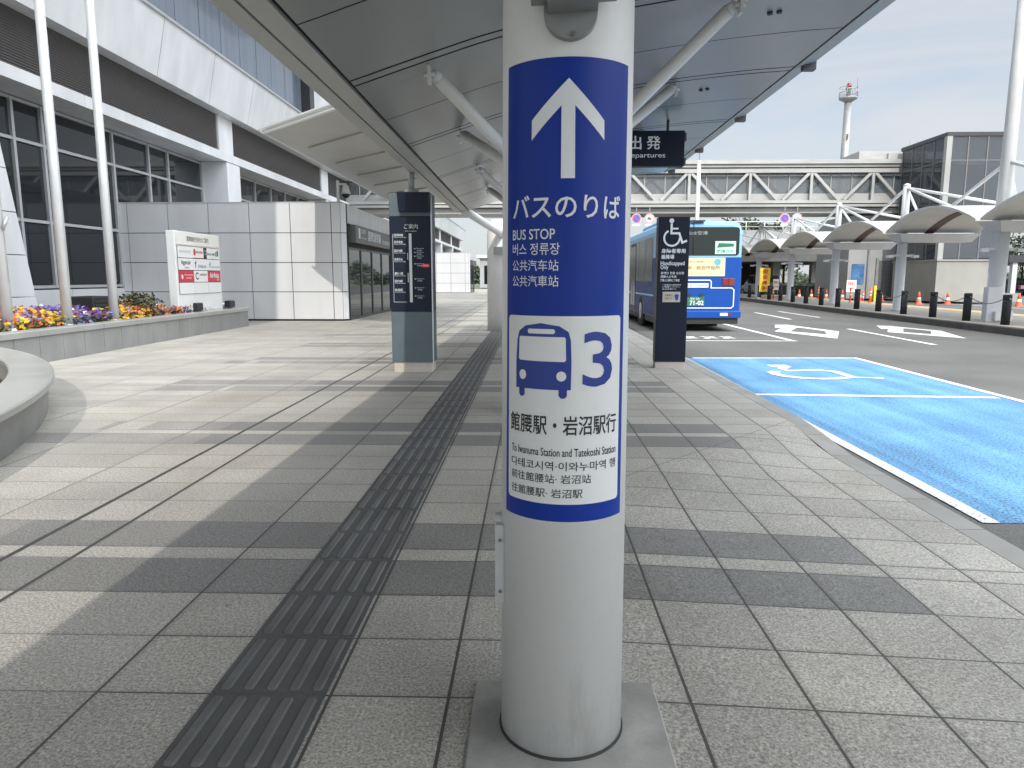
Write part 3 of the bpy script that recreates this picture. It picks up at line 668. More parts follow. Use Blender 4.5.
# ================================================================== FLOWER PLANTER
PL = thing('flower_planter', 'long low granite planter full of pansies in front of the terminal', 'planter', (-8.1, 10, 0))
off = PL.location
m = MB(); y = 6.0
while y < 20.85:
    b = min(y + .62, 20.9); m.box(-8.17, -8.10, y + .004, b - .004, 0.0, .45); y += .62
m.box(-12.6, -8.17, 20.83, 20.9, 0, .45)
m.build('wall_cladding', M['granite'], PL, off=off)
m = MB(); m.box(-12.6, -8.12, 6, 20.8, 0, .40); m.build('soil', M['soil'], PL, off=off)
m = MB(); y = 6.0
while y < 20.9:
    b = min(y + 1.86, 20.93); m.bbox(-8.40, -8.07, y + .003, b - .003, .452, .55, .012); y += 1.86
m.build('coping', M['granite_top'], PL, off=off)
PL.rotation_euler.z = R(1.27)
# pansies: petals and leaves, uncountable
fb = MB(); cols = ['leaf_bed', 'pansy_orange', 'pansy_yellow', 'pansy_violet', 'pansy_white', 'pansy_maroon', 'pansy_lilac']
def petal_head(c, r, mi):
    fb.cur = mi; ax = Vector((random.uniform(-.3, .8), random.uniform(-.9, .2), random.uniform(.5, 1.1))).normalized()
    a = ax.orthogonal().normalized(); b = ax.cross(a); c = Vector(c)
    for k in range(5):
        t = 2 * PI * k / 5 + random.uniform(-.2, .2); d = a * math.cos(t) + b * math.sin(t); e = ax.cross(d)
        p = c + d * r * .55
        fb.add([c, p - e * r * .45 + ax * r * .1, c + d * r + ax * r * random.uniform(-.1, .25), p + e * r * .45 + ax * r * .1], [(0, 1, 2, 3)])
def zone(y):
    z = [(11.3, 5, 1, 4), (12.1, 2, 2, 1), (12.5, 1, 1, 2), (12.95, 6, 1, 2), (13.4, 2, 2, 2), (13.9, 6, 3, 5), (14.5, 3, 6, 5), (15.3, 2, 2, 2), (16.4, 1, 1, 2), (17.2, 1, 5, 1), (18.0, 3, 5, 5), (20.8, 4, 5, 3)]
    for a, *c in z:
        if y < a: return c
    return [4, 3, 5]
for i in range(4200):
    y = random.uniform(7.5, 20.6); x = -8.48 - random.random() ** 1.2 * 1.3; k = math.sin(y * 2.1) * .4 + math.sin(y * 5.3) * .3
    if y > 17.1 and x < -8.42 and y < 20: x = random.uniform(-8.56, -8.43)
    h = .54 + random.uniform(0, .17) + min(.14, max(0, -8.5 - x) * .25)
    if y > 18: h -= .06
    cc = zone(y + .5 * k); mi = random.choice(cc) if random.random() < .74 else random.choice([1, 2, 3, 4, 5, 6, 5])
    petal_head((x - .022 * (y - 10), y, h), random.uniform(.034, .058), mi)
fb.cur = 0
for i in range(6000):
    y = random.uniform(7.5, 20.6); x = -8.42 - random.random() * 1.4
    if y > 17.1 and y < 20: x = random.uniform(-8.57, -8.42)
    c = Vector((x - .022 * (y - 10), y, random.uniform(.42, .66 if y < 18 else .54))); d = Vector((random.uniform(-1, 1), random.uniform(-1, 1), random.uniform(.1, .9))).normalized() * random.uniform(.04, .085); e = d.orthogonal().normalized() * random.uniform(.012, .022)
    fb.add([c - d * .3, c + e + d * .3, c + d, c - e + d * .3], [(0, 1, 2, 3)])
o = fb.build('flower_bed', [M[c] for c in cols], fix=False); tag(o, 'orange, yellow and violet pansies massed in the granite planter', 'flowers', kind='stuff')
def leaf_cloud(mb, c, rad, n, ls, flat=1.0, shell=0.35, seed=None):
    rnd = random.Random(seed if seed is not None else random.random())
    for i in range(n):
        while True:
            v = Vector((rnd.uniform(-1, 1), rnd.uniform(-1, 1), rnd.uniform(-1, 1)))
            if shell < v.length < 1: break
        p = Vector(c) + Vector((v.x * rad[0], v.y * rad[1], v.z * rad[2]))
        d = Vector((rnd.uniform(-1, 1), rnd.uniform(-1, 1), rnd.uniform(-.6, .8))).normalized() * ls * rnd.uniform(.6, 1.3); e = d.cross(Vector((rnd.uniform(-1, 1), rnd.uniform(-1, 1), rnd.uniform(-1, 1)))).normalized() * ls * .35
        mb.add([p - d * .5, p + e, p + d * .5, p - e], [(0, 1, 2, 3)])
def shrub(label, x, y, z, r, n, mat, h=None):
    t = thing('shrub', label, 'shrub', (x, y, z))
    m = MB()
    for k in range(4): leaf_cloud(m, (random.uniform(-.4, .4) * r, random.uniform(-.4, .4) * r, (h or r) * random.uniform(.5, 1.0)), (r * .7, r * .7, (h or r) * .6), n // 4, .09, seed=k + int(x * 100))
    m.build('foliage', mat, t, fix=False)
    m = MB()
    for k in range(4): m.tube((0, 0, -.05), (random.uniform(-.3, .3) * r, random.uniform(-.3, .3) * r, (h or r)), .012, .005, n=5)
    m.build('stem', M['bark'], t)
shrub('rounded olive shrub behind the pansies beside the right-hand flagpole', -9.15, 16.2, .45, .62, 800, M['leaf_olive'], .55)
shrub('thin straggly shrub between the olive shrub and the airline board', -9.2, 17.0, .45, .33, 130, M['leaf_olive'], .42)
# dark cabinet behind the flowers
CB = thing('ventilation_box', 'black ventilation box with slats behind the flowers between two flagpoles', 'vent box', (-9.3, 14.9, .4))
m = MB(); m.bbox(-.35, .35, -.45, .45, 0, .62, .02); m.build('casing', M['black_plastic'], CB)
m = MB()
for k in range(6): m.box(.352, .372, -.42, .42, .1 + k * .08, .14 + k * .08)
m.build('slat', M['frame_dark'], CB)
# floodlights by the board
for i, (yy, lab) in enumerate(((18.2, 'small black floodlight in front of the airline board, left one'), (20.2, 'small black floodlight at the right end of the planter'))):
    f = thing('floodlight', lab, 'floodlight', (-8.58, yy, .50), group='floodlights in the planter')
    m = MB(); m.bbox(-.09, .09, -.16, .16, .08, .27, .02); m.build('housing', M['black_plastic'], f)
    m = MB(); m.quad((-.092, -.13, .1), (-.092, -.13, .25), (-.092, .13, .25), (-.092, .13, .1)); m.build('lens', M['lens_dark'], f)
    m = MB(); m.tube((0, 0, -.05), (0, 0, .1), .02); m.box(-.02, .02, -.19, .19, .06, .08); m.build('bracket', M['frame_dark'], f)
# flagpoles
for i, (x, y, lab) in enumerate(((-8.62, 11.55, 'leftmost silver flagpole in the planter, cut by the picture edge'), (-8.60, 13.05, 'silver flagpole in the planter left of the black box, middle of three'), (-8.60, 14.55, 'silver flagpole in the planter right of the black box'))):
    f = thing('flagpole', lab, 'flagpole', (x, y, .42), group='flagpoles in the planter')
    m = MB(); m.tube((0, 0, 0), (0, 0, 5.0), .088, .078, n=20); m.tube((0, 0, 5.0), (0, 0, 11), .078, .05, n=20); m.build('pole', M['pole_alu'], f)
    m = MB(); m.lathe((0, 0, 0), [(.15, 0), (.15, .04), (.10, .10), (.088, .14)], 20); m.build('base_collar', M['alu'], f)
    m = MB(); m.tube((.10, .0, .9), (.08, .0, 9.5), .006, n=5); m.build('halyard', M['letter_white'], f)
    m = MB(); m.lathe((0, 0, 11), [(.05, 0), (.09, .04), (.09, .1), (.03, .16)], 14); m.build('finial', M['alu'], f)
    if i == 0:
        m = MB(); m.tube((.10, -.03, 1.75), (.14, .03, 1.95), .03); m.tube((.0, -.1, 1.78), (.0, -.1, 1.95), .05, n=8); m.build('cleat', M['alu'], f)
# airline board
AB = thing('airline_board', 'white free-standing board of airline logos in the planter by the panelled wall', 'sign', (-8.7, 18.5, .45))
off = AB.location
m = MB(); m.bbox(-8.82, -8.61, 17.3, 19.8, .45, 2.54, .012); m.build('panel', M['board_white'], AB, off=off)
m = MB(); m.box(-8.605, -8.600, 17.38, 19.74, 1.0, 2.19); m.build('grid_backing', M['dark_gap'], AB, off=off)
m = MB(); m.box(-8.605, -8.597, 17.35, 19.75, 2.215, 2.52); m.build('header', M['header'], AB, off=off)
Ux, Vz = (0, 1, 0), (0, 0, 1)
m = MB(); letter_plane(m, (-8.594, 17.35, 2.215), Ux, Vz, [('国際線航空会社のご案内', .55, 1.75, .09, .22)]); m.build('lettering', M['letter_black'], AB, off=off)
cells = {}
rows = [(1.90, 2.18), (1.60, 1.885), (1.30, 1.585), (1.01, 1.285)]
for ri, (a, b) in enumerate(rows):
    w = 2.34 / 3
    for ci in range(3):
        y0 = 17.39 + ci * w; col = M['letter_red'] if ri == 2 and ci != 1 else M['board_white']
        y1 = y0 + w - .012
        if ri == 0 and ci == 1: y1 -= .17
        m = MB(); m.box(-8.6, -8.592, y0, y1, a, b); p = m.build('logo_tile', col, AB, off=off)
        cells[(ri, ci)] = (p, y0, a)
m = MB(); m.box(-8.6, -8.591, 18.80, 18.95, 1.90, 2.18); p = m.build('logo_tile', M['letter_black'], AB, off=off)
m = MB(); letter_plane(m, (-8.588, 18.80, 1.90), Ux, Vz, [('STAR', .025, .125, .17, .22), ('ALLIANCE', .02, .13, .1, .14), ]); m.build('lettering', M['letter_white'], p, off=off)
def cell(ri, ci, mat, items, extra=None):
    p, y0, a = cells[(ri, ci)]
    m = MB(); letter_plane(m, (-8.588, y0, a), Ux, Vz, items)
    if extra:
        for poly in extra: poly_plane(m, (-8.588, y0, a), Ux, Vz, poly)
    m.build('lettering', mat, p, off=off)
cell(0, 0, M['letter_dim'], [('ASIANA AIRLINES', .06, .66, .12, .19, .01)])
cell(0, 1, M['letter_red'], [('AIR CHINA', .17, .55, .12, .19, .02)], [circle2(.09, .15, .06, 16, .09), [(0, .0), (.59, .0), (.59, .012), (0, .012)]])
cell(0, 2, M['letter_green'], [('EVA AIR', .03, .48, .09, .16, .02)], [[(.52, .08), (.57, .06), (.57, .2), (.52, .19)], [(.6, .08), (.69, .08), (.69, .24), (.6, .22)]])
cell(1, 0, M['letter_black'], [('tigerair', .13, .64, .10, .24, .01), ('taiwan', .3, .52, .04, .08)])
cell(1, 1, M['letter_blue'], [('STARLUX', .24, .70, .06, .13, .01)], [[(.09, .06), (.12, .06), (.15, .25), (.1, .2)], [(.04, .17), (.16, .17), (.14, .19), (.06, .19)]])
cell(1, 2, M['letter_teal'], [('Greater Bay Airlines', .08, .74, .06, .12, .01)], [[(.1, .13), (.2, .13), (.17, .25)]])
cell(2, 0, M['letter_white'], [('HK express', .26, .70, .15, .20, .015), ('香港快運航空', .34, .64, .08, .12)], [circle2(.15, .13, .045, 12, .06)])
cell(2, 1, M['letter_black'], [('VIETJET', .30, .72, .14, .21, .01)], [stroke2(arc2(.17, .15, .08, 40, 330, 12), .03)[i] for i in range(12)])
cell(2, 2, M['letter_white'], [('AirAsia', .10, .66, .10, .25, .02), ('com', .54, .66, .03, .08, .02)])

# ================================================================== STONE BENCH (curved)
def spline(pts, n=8):
    out = []
    for i in range(len(pts) - 1):
        p0, p1, p2, p3 = (Vector(pts[max(0, i - 1)]), Vector(pts[i]), Vector(pts[i + 1]), Vector(pts[min(len(pts) - 1, i + 2)]))
        for k in range(n):
            t = k / n; out.append(.5 * ((2 * p1) + (-p0 + p2) * t + (2 * p0 - 5 * p1 + 4 * p2 - p3) * t * t + (-p0 + 3 * p1 - 3 * p2 + p3) * t ** 3))
    return out + [Vector(pts[-1])]
BN = thing('stone_bench', 'curved polished granite bench ring at the left edge of the plaza', 'bench', (-5, 7.38, 0)); off = BN.location
outl = [Vector((1.05 * (-13.42 + 10.25 * math.cos(R(a))), 1.05 * (1.45 + 10.25 * math.sin(R(a))))) for a in range(-10, 80, 2)]
L = []
for i, p in enumerate(outl):
    d = (outl[min(len(outl) - 1, i + 1)] - outl[max(0, i - 1)]).normalized(); n = Vector((-d.y, d.x)); L.append((p, n))
m = MB(); m.smooth = False
def ringat(p, n, prof): return [(p.x + n.x * a, p.y + n.y * a, z) for a, z in prof]
m.loft([ringat(p, n, [(.0, .375), (.0, .39), (.015, .40), (.405, .40), (.42, .39), (.42, .34), (.0, .34)]) for p, n in L]); m.build('seat', M['granite_top'], BN, off=off)
m = MB(); m.loft([ringat(p, n, [(.09, .0), (.05, .339), (.39, .339), (.39, .0)]) for p, n in L]); m.build('base', M['granite_dark'], BN, off=off)
BP = MB(); cen = Vector((-7.6, 5.2))
for (p, n), (q, k) in zip(L[:-1], L[1:]): BP.add([(p.x + n.x * .40, p.y + n.y * .40, .12), (q.x + k.x * .40, q.y + k.y * .40, .12), (-13, 2, .12)], [(0, 1, 2)])
BP.build('soil', M['soil'], BN, off=off)
m = MB()
for k in range(3): m.lathe((-6.15 - .5 * k, 7.35 - .3 * k, .10), [(.02, 0), (.16, .03), (.22, .14), (.16, .26), (.02, .3)], 18)
m.build('pebble', M['black_plastic'], BN, off=off)

# ================================================================== BUS-LANE CANOPY
CR = thing('canopy_roof', 'long grey metal canopy roof rising towards the bus lane on white pillars', 'canopy', (0, 5, 3)); off = CR.location
PR = [(-1.80, 2.925), (-1.50, 2.945), (-1.21, 3.035), (-.74, 3.185), (-.36, 3.30), (.3, 3.455), (.8, 3.54), (1.22, 3.605), (1.7, 3.67), (2.16, 3.72), (2.6, 3.76), (3.02, 3.79), (3.22, 3.84)]
def soff(x):
    """smooth (Hermite) curve through the profile points"""
    n = len(PR)
    def sl(i):
        a, b = PR[max(0, i - 1)], PR[min(n - 1, i + 1)]; return (b[1] - a[1]) / (b[0] - a[0])
    for i in range(n - 1):
        (a, za), (b, zb) = PR[i], PR[i + 1]
        if x <= b or i == n - 2:
            if i == n - 2: return za + (zb - za) * (x - a) / (b - a)
            h = b - a; t = (x - a) / h
            return (2 * t ** 3 - 3 * t * t + 1) * za + (t ** 3 - 2 * t * t + t) * h * sl(i) + (-2 * t ** 3 + 3 * t * t) * zb + (t ** 3 - t * t) * h * sl(i + 1)
CY0, CY1 = -20.0, 17.1
pairs = [6.04 + 2.72 * k for k in range(-10, 5)]
m = MB(); m.smooth = True
px_ = [-1.46 + 4.44 * k / 30 for k in range(31)]
segs = []
for k, yp in enumerate(pairs[:-1] + [pairs[-1]]):
    e = min(yp + 2.72, CY1)
    segs += [(yp + .092, yp + 1.355 - .009), (yp + 1.355 + .009, e - .092)]
segs = [(max(CY0, a), min(CY1 - .02, b)) for a, b in segs if b > CY0 and a < CY1 - .1]
for a, b in segs:
    for xa, xb in zip(px_[:-1], px_[1:]):
        m.quad((xa, a, soff(xa)), (xb, a, soff(xb)), (xb, b, soff(xb)), (xa, b, soff(xa)))
m.build('soffit_panel', M['soffit'], CR, off=off)
m = MB(); m.smooth = True   # narrow cover strips inside each double joint
for yp in pairs:
    for xa, xb in zip(px_[:-1], px_[1:]): m.quad((xa, yp - .06, soff(xa)), (xb, yp - .06, soff(xb)), (xb, yp + .06, soff(xb)), (xa, yp + .06, soff(xa)))
m.build('joint_strip', M['soffit'], CR, off=off)
m = MB(); allx = [-1.80, -1.50] + px_[1:-1] + [3.02, 3.22]
for xa, xb in zip(allx[:-1], allx[1:]):
    m.loft([[(xa, y, soff(xa) + .03), (xb, y, soff(xb) + .03), (xb, y, soff(xb) + .05), (xa, y, soff(xa) + .05)] for y in (CY0, CY1)])
m.build('joint_backing', M['dark_gap'], CR, off=off)
m = MB(); m.prism([(x, soff(x) + .055) for x in allx] + [(x, 4.02 if x > 0 else 3.35 + .1) for x in (3.2, -1.75)], 'y', CY0, CY1); m.build('roof_deck', M['roof_sheet'], CR, off=off)
m = MB(); m.prism([(-1.80, 2.925), (-1.675, 2.935), (-1.675, 2.98), (-1.70, 3.30), (-1.80, 3.30)], 'y', CY0, CY1)
m.prism([(-1.655, 2.937), (-1.50, 2.947), (-1.50, 2.985), (-1.655, 2.975)], 'y', CY0, CY1)
m.build('left_eave', M['soffit_trim'], CR, off=off)
m = MB(); m.prism([(3.02, 3.795), (3.22, 3.84), (3.26, 3.88), (3.26, 4.03), (3.03, 4.03)], 'y', CY0, CY1); m.build('right_eave', M['soffit_trim'], CR, off=off)
m = MB()
for x, y in ((2.12, 6.75), (2.12, 9.35), (2.12, 4.0), (-.4, 4.0)):
    for q in (-.04, .04):
        m.disc((x + q, y, soff(x) - .022 + q * .15), (0, 0, 1), .024, .03, 14)
m.build('downlight', M['black_plastic'], CR, off=off)
m = MB()
for y in pairs: m.box(3.1, 3.24, y - .05, y + .05, 3.76, 3.86)
m.build('eave_clip', M['frame_dark'], CR, off=off)

# ---- pillars
def struts(par, X, Y, zlow, sides=((-.86, -1.27), (1.68, -1.27), (-.86, 1.36), (1.68, 1.36))):
    for dx, dy in sides:
        top = Vector((dx, Y + dy, soff(dx) - .03)); sgn = -1 if dx < X else 1
        low = Vector((X + sgn * .12, Y + (.08 if dy > 0 else -.08), zlow - (.1 if sgn > 0 else 0)))
        m = MB(); m.tube(low, top + (low - top).normalized() * .12, .057, n=16); s_ = m.build('strut', M['white_paint'], par, off=par.location)
        d = (low - top).normalized()
        m = MB(); m.tube(top + d * .13, top + d * .05, .057, .035, n=16); m.box(top.x - .012, top.x + .012, top.y - .05, top.y + .05, top.z - .12, top.z + .02); m.tube(top + Vector((-.045, 0, -.045)), top + Vector((.045, 0, -.045)), .018, n=10)
        m.build('clevis', M['white_steel'], s_, off=par.location)
PXc, PYc, PRr = 0.0965, 2.089, 0.188
def pr_(z): return PRr - .0042 * z      # the shaft tapers slightly
NP = thing('bus_stop_pillar', 'round white pillar wrapped in the blue bus stop sign with a large 3', 'pillar', (PXc, PYc, 0))
off = NP.location
m = MB(); m.lathe((PXc, PYc, 0), [(pr_(.015), 0.015), (pr_(3.6), 3.6)], 96); m.build('shaft', M['white_paint'], NP, off=off)
m = MB(); m.lathe((PXc, PYc, 0), [(PRr + .006, .012), (PRr + .006, .017), (PRr + .0005, .019)], 96, caps=False); m.build('sealant_ring', M['gasket'], NP, off=off)
m = MB(); m.bbox(-.190, .424, 1.72, 2.318, -.05, .012, .006); m.build('base_pad', M['pad'], NP, off=off)
nrm = Vector((-PXc, -PYc)).normalized(); rgt = Vector((-nrm.y, nrm.x))
def wrap(mb_verts, rad):
    out = []
    for s_, z in mb_verts:
        th = s_ / PRr; d = nrm * math.cos(th) + rgt * math.sin(th); q = rad - PRr + pr_(z); out.append((PXc + d.x * q - off[0], PYc + d.y * q - off[1], z - off[2]))
    return out
def wrapped(name, mat, shapes, rad, parent):
    """2D shapes (verts, faces) cut into narrow strips and bent round the shaft"""
    bm = bmesh.new()
    for vs, fs in shapes:
        bv = [bm.verts.new((a, b, 0)) for a, b in vs]
        for f in fs:
            try: bm.faces.new([bv[i] for i in f])
            except ValueError: pass
    bm.normal_update()
    bmesh.ops.triangulate(bm, faces=[f for f in bm.faces if len(f.verts) > 4])
    x = -.24
    while x < .24:
        bmesh.ops.bisect_plane(bm, geom=bm.verts[:] + bm.edges[:] + bm.faces[:], plane_co=(x, 0, 0), plane_no=(1, 0, 0)); x += .009
    z = .70
    while z < 1.98:
        bmesh.ops.bisect_plane(bm, geom=bm.verts[:] + bm.edges[:] + bm.faces[:], plane_co=(0, z, 0), plane_no=(0, 1, 0)); z += .16
    pts = wrap([(v.co.x, v.co.y) for v in bm.verts], rad)
    for v, p in zip(bm.verts, pts): v.co = p
    bm.normal_update()
    for f in bm.faces:
        c = f.calc_center_median()
        if f.normal.x * c.x + f.normal.y * c.y < 0: f.normal_flip()
        f.smooth = True
    me = bpy.data.meshes.new(name); bm.to_mesh(me); bm.free(); me.materials.append(mat)
    o = bpy.data.objects.new(name, me); C.objects.link(o); o.parent = parent; return o
def pl(poly): return (poly, [tuple(range(len(poly)))])
def tx(*a, **k): return fit(*a, **k)
SW = wrapped('sign_wrap', M['sign_blue'], [pl([(-.206, .732), (.202, .732), (.203, 1.953), (-.198, 1.953)])], PRr + .0008, NP)
wrapped('arrow', M['letter_white'], [pl([(.0038, 1.9016), (-.0985, 1.8036), (-.0990, 1.7535), (-.0152, 1.8353), (-.0150, 1.655), (.0223, 1.655), (.0210, 1.8353), (.1050, 1.7528), (.1040, 1.8018)])], PRr + .0018, SW)
wrapped('lettering', M['letter_white'], [tx('バスのりば', -.168, .169, 1.555, 1.616, bold=.012), tx('BUS STOP', -.1694, -.0293, 1.501, 1.528, bold=.006), tx('버스 정류장', -.1694, -.016, 1.4605, 1.4915, bold=.004), tx('公共汽车站', -.1695, -.019, 1.4185, 1.448, bold=.002), tx('公共汽車站', -.1695, -.0186, 1.377, 1.4065, bold=.002)], PRr + .0018, SW)
WP = wrapped('route_panel', M['sign_white'], [pl(rrect(-.188, .182, .782, 1.2995, .012))], PRr + .0016, SW)
body = [(-.1500, 1.1011), (.0178, 1.1011), (.0190, 1.175), (.0165, 1.235), (.010, 1.258), (-.015, 1.273), (-.067, 1.2805), (-.115, 1.273), (-.138, 1.258), (-.1455, 1.235), (-.1500, 1.175)]
shapes = [pl(body), pl([(-.138, 1.1015), (-.138, 1.086), (-.133, 1.0785), (-.127, 1.0777), (-.120, 1.081), (-.1175, 1.086), (-.1175, 1.1015)]), pl([(-.0155, 1.1015), (-.0155, 1.086), (-.011, 1.0795), (-.004, 1.0775), (.003, 1.0795), (.0075, 1.086), (.0075, 1.1015)])]
IC = wrapped('bus_pictogram', M['letter_blue'], shapes, PRr + .0025, WP)
wrapped('pictogram_window', M['sign_white'], [pl([(-.1385, 1.183), (-.1345, 1.1785), (.000, 1.1775), (.0040, 1.182), (.0025, 1.240), (-.001, 1.2440), (-.1325, 1.2440), (-.1365, 1.240)]), pl(rrect(-.107, -.0265, 1.252, 1.265, .006)), pl(circle2(-.124, 1.139, .0122, 24, .0135)), pl(circle2(-.0085, 1.1385, .0135, 24, .0135))], PRr + .0033, IC)
wrapped('route_number', M['letter_blue'], [tx('3', .0500, .1460, 1.1087, 1.2580, bold=.01)], PRr + .0025, WP)
wrapped('lettering', M['letter_black'], [tx('館腰駅・岩沼駅行', -.1755, .1675, .976, 1.031, bold=.013), tx('To Iwanuma Station and Tatekoshi Station', -.1695, .1672, .917, .940, bold=.008), tx('다테코시역·이와누마역 행', -.1696, .1668, .877, .9025, bold=.006), tx('前往館腰站· 岩沼站', -.1696, .0790, .841, .8665, bold=.004), tx('往館腰駅· 岩沼駅', -.1696, .0545, .800, .826, bold=.004)], PRr + .0025, WP)
# grey fitting at the top, hinge bar on the left
FX = MB(); c0 = Vector((PXc, PYc)) + nrm * PRr
def fr(u, v, z): p = c0 + rgt * u + nrm * v; return (p.x, p.y, z)
FX.tube(fr(.006, -.02, 2.055), fr(.006, .018, 2.055), .067, n=40); fx = FX.build('fixture_flange', M['fixture_grey'], NP, off=off)
m = MB(); m.loft([[fr(-.050, .0, 2.046), fr(.072, .0, 2.051), fr(.072, .105, 2.051), fr(-.050, .105, 2.046)], [fr(-.060, .0, 2.30), fr(.080, .0, 2.30), fr(.080, .105, 2.30), fr(-.060, .105, 2.30)]]); m.build('fixture_box', M['fixture_grey'], fx, off=off)
m = MB(); m.loft([[fr(-.092, .01, 2.068), fr(.118, .01, 2.074), fr(.118, .08, 2.074), fr(-.092, .08, 2.068)], [fr(-.115, .01, 2.26), fr(.15, .01, 2.26), fr(.15, .08, 2.26), fr(-.115, .08, 2.26)]]); m.build('fixture_bracket', M['fixture_grey'], fx, off=off)
m = MB()
for u in (-.03, .05): m.tube(fr(u, .02, 2.072 if u < 0 else 2.075), fr(u, .024, 2.075), .006, n=10)
m.tube(fr(.012, .018, 1.998), fr(.012, .023, 1.998), .006, n=10)
m.build('screw', M['screw'], fx, off=off)
m = MB(); m.bbox(-.107, -.078, 2.03, 2.12, .432, .675, .003); hb = m.build('hinge_bar', M['bracket_grey'], NP, off=off)
m = MB(); m.tube((-.090, 2.08, .66), (-.090, 2.08, .695), .019, n=20); m.build('hinge_cap', M['bracket_grey'], hb, off=off)
m = MB()
for zz in (.47, .63): m.tube((-.092, 2.032, zz), (-.092, 2.026, zz), .005, n=10)
m.build('screw', M['screw'], hb, off=off)
struts(NP, PXc, PYc, 2.42)
for i, yc in enumerate((7.5, 12.83)):
    q = thing('canopy_pillar', ('round white canopy pillar standing directly behind the bus stop pillar', 'round white canopy pillar hidden third in line behind the bus stop pillar')[i], 'pillar', (.0965, yc, 0))
    m = MB(); m.lathe((.0965, yc, 0), [(.188, 0), (.188, 3.6)], 48); m.build('shaft', M['white_paint'], q, off=q.location)
    m = MB(); m.bbox(-.2, .4, yc - .3, yc + .3, -.05, .012, .006); m.build('base_pad', M['pad'], q, off=q.location)
    struts(q, .0965, yc, 2.42)
FP = thing('canopy_pillar', 'thick white pillar at the far end of the canopy, half in sun', 'pillar', (-.80, 19.4, 0))
m = MB(); m.lathe((-.80, 19.4, 0), [(.40, 0), (.40, 2.55), (.37, 2.75), (.3, 2.92)], 48); m.build('shaft', M['white_paint'], FP, off=FP.location)
m = MB(); m.tube((-.72, 19.2, 2.5), (-1.62, 17.0, 2.98), .095, n=16); m.build('strut', M['white_paint'], FP, off=FP.location)
m = MB(); m.tube((-.6, 19.3, 2.5), (1.2, 16.6, 3.5), .095, n=16); m.build('strut', M['white_paint'], FP, off=FP.location)
m = MB(); m.box(-1.0, -.7, 18.85, 19.02, 2.0, 2.2); m.build('speaker', M['fixture_grey'], FP, off=FP.location)

# ---- guide pillar (navy information sign)
GP = thing('information_pillar', 'tall navy and slate information pillar left of the guide strip, hung with a pipe from the canopy', 'sign', (-1.78, 10.75, 0)); off = GP.location
X0, X1, yf = -2.09, -1.468, 10.62
m = MB(); m.bbox(X0 + .02, X1 - .02, yf + .02, yf + .36, 0, .15, .008); m.build('base', M['base_stone'], GP, off=off)
m = MB(); m.bbox(X0, X1, yf, yf + .38, .151, .905, .006); m.build('lower_panel', M['slate'], GP, off=off)
m = MB(); m.bbox(X0, X1, yf, yf + .38, .907, 2.29, .006); mid = m.build('sign_panel', M['navy'], GP, off=off)
m = MB(); m.bbox(X0, X1, yf, yf + .38, 2.292, 2.62, .006); m.build('upper_panel', M['slate'], GP, off=off)
m = MB(); m.box(X1 - .012, X1 + .004, yf - .004, yf + .03, .151, 2.62); m.build('side_trim', M['alu'], GP, off=off)
m = MB(); m.loft([[(-1.93, yf - .10, 2.35), (-1.5, yf - .10, 2.35), (-1.5, yf - .003, 2.35), (-1.93, yf - .003, 2.35)], [(-1.95, yf - .12, 2.62), (-1.48, yf - .12, 2.62), (-1.48, yf - .003, 2.62), (-1.95, yf - .003, 2.62)]]); m.build('lamp_hood', M['navy'], GP, off=off)
m = MB(); m.tube((-1.78, 10.8, 2.6), (-1.78, 10.8, 2.97), .045, n=16); m.tube((-1.78, 10.8, 2.62), (-1.78, 10.8, 2.68), .11, n=16); m.build('hanger_pipe', M['fixture_grey'], GP, off=off)
O = (X0, yf - .003, .915); U, V = (1, 0, 0), (0, 0, 1)
m = MB(); letter_plane(m, O, U, V, [('ご案内', .22, .42, 1.195, 1.265), ('Information', .235, .40, 1.155, 1.175)])
its = [('国際線', 1.085, .19), ('保安検査', .985, .18), ('国内線', .86, .17), ('搭乗待合', .735, .17), ('郵便局', .53, .17), ('国内線', .42, .16), ('鉄道駅', .29, .16)]
for s_, zz, w in its: letter_plane(m, O, U, V, [(s_, .065, .065 + w * .72, zz, zz + .04, .006), ('Departure lobby', .065, .065 + w, zz - .022, zz - .006)])
for i, zz in enumerate((.90, .845, .79, .68, .46, .33, .21)): letter_plane(m, O, U, V, [('◂', .355, .375, zz, zz + .022), ('Check-in', .385, .50, zz + .006, zz + .022), ('手荷物', .40, .47, zz - .028, zz - .006)])
for p in ([(.285, .13), (.325, .13), (.325, 1.13), (.285, 1.13)],): poly_plane(m, O, U, V, p)
for p in ([(.045, .13), (.05, .13), (.05, 1.12), (.045, 1.12)], [(.05, .13), (.24, .13), (.24, .135), (.05, .135)], [(.26, .75), (.27, .75), (.27, .85), (.26, .85)], [(.26, .42), (.27, .42), (.27, .56), (.26, .56)]): poly_plane(m, O, U, V, p)
m.build('lettering', M['letter_dim'], mid, off=off)
m = MB(); m.box(-1.62, -1.51, yf - .006, yf - .001, 1.555, 1.605); rb = m.build('location_marker', M['letter_red'], mid, off=off)
m = MB(); letter_plane(m, (-1.61, yf - .008, 1.565), U, V, [('現在地', .005, .085, .005, .027)]); m.build('lettering', M['letter_white'], rb, off=off)

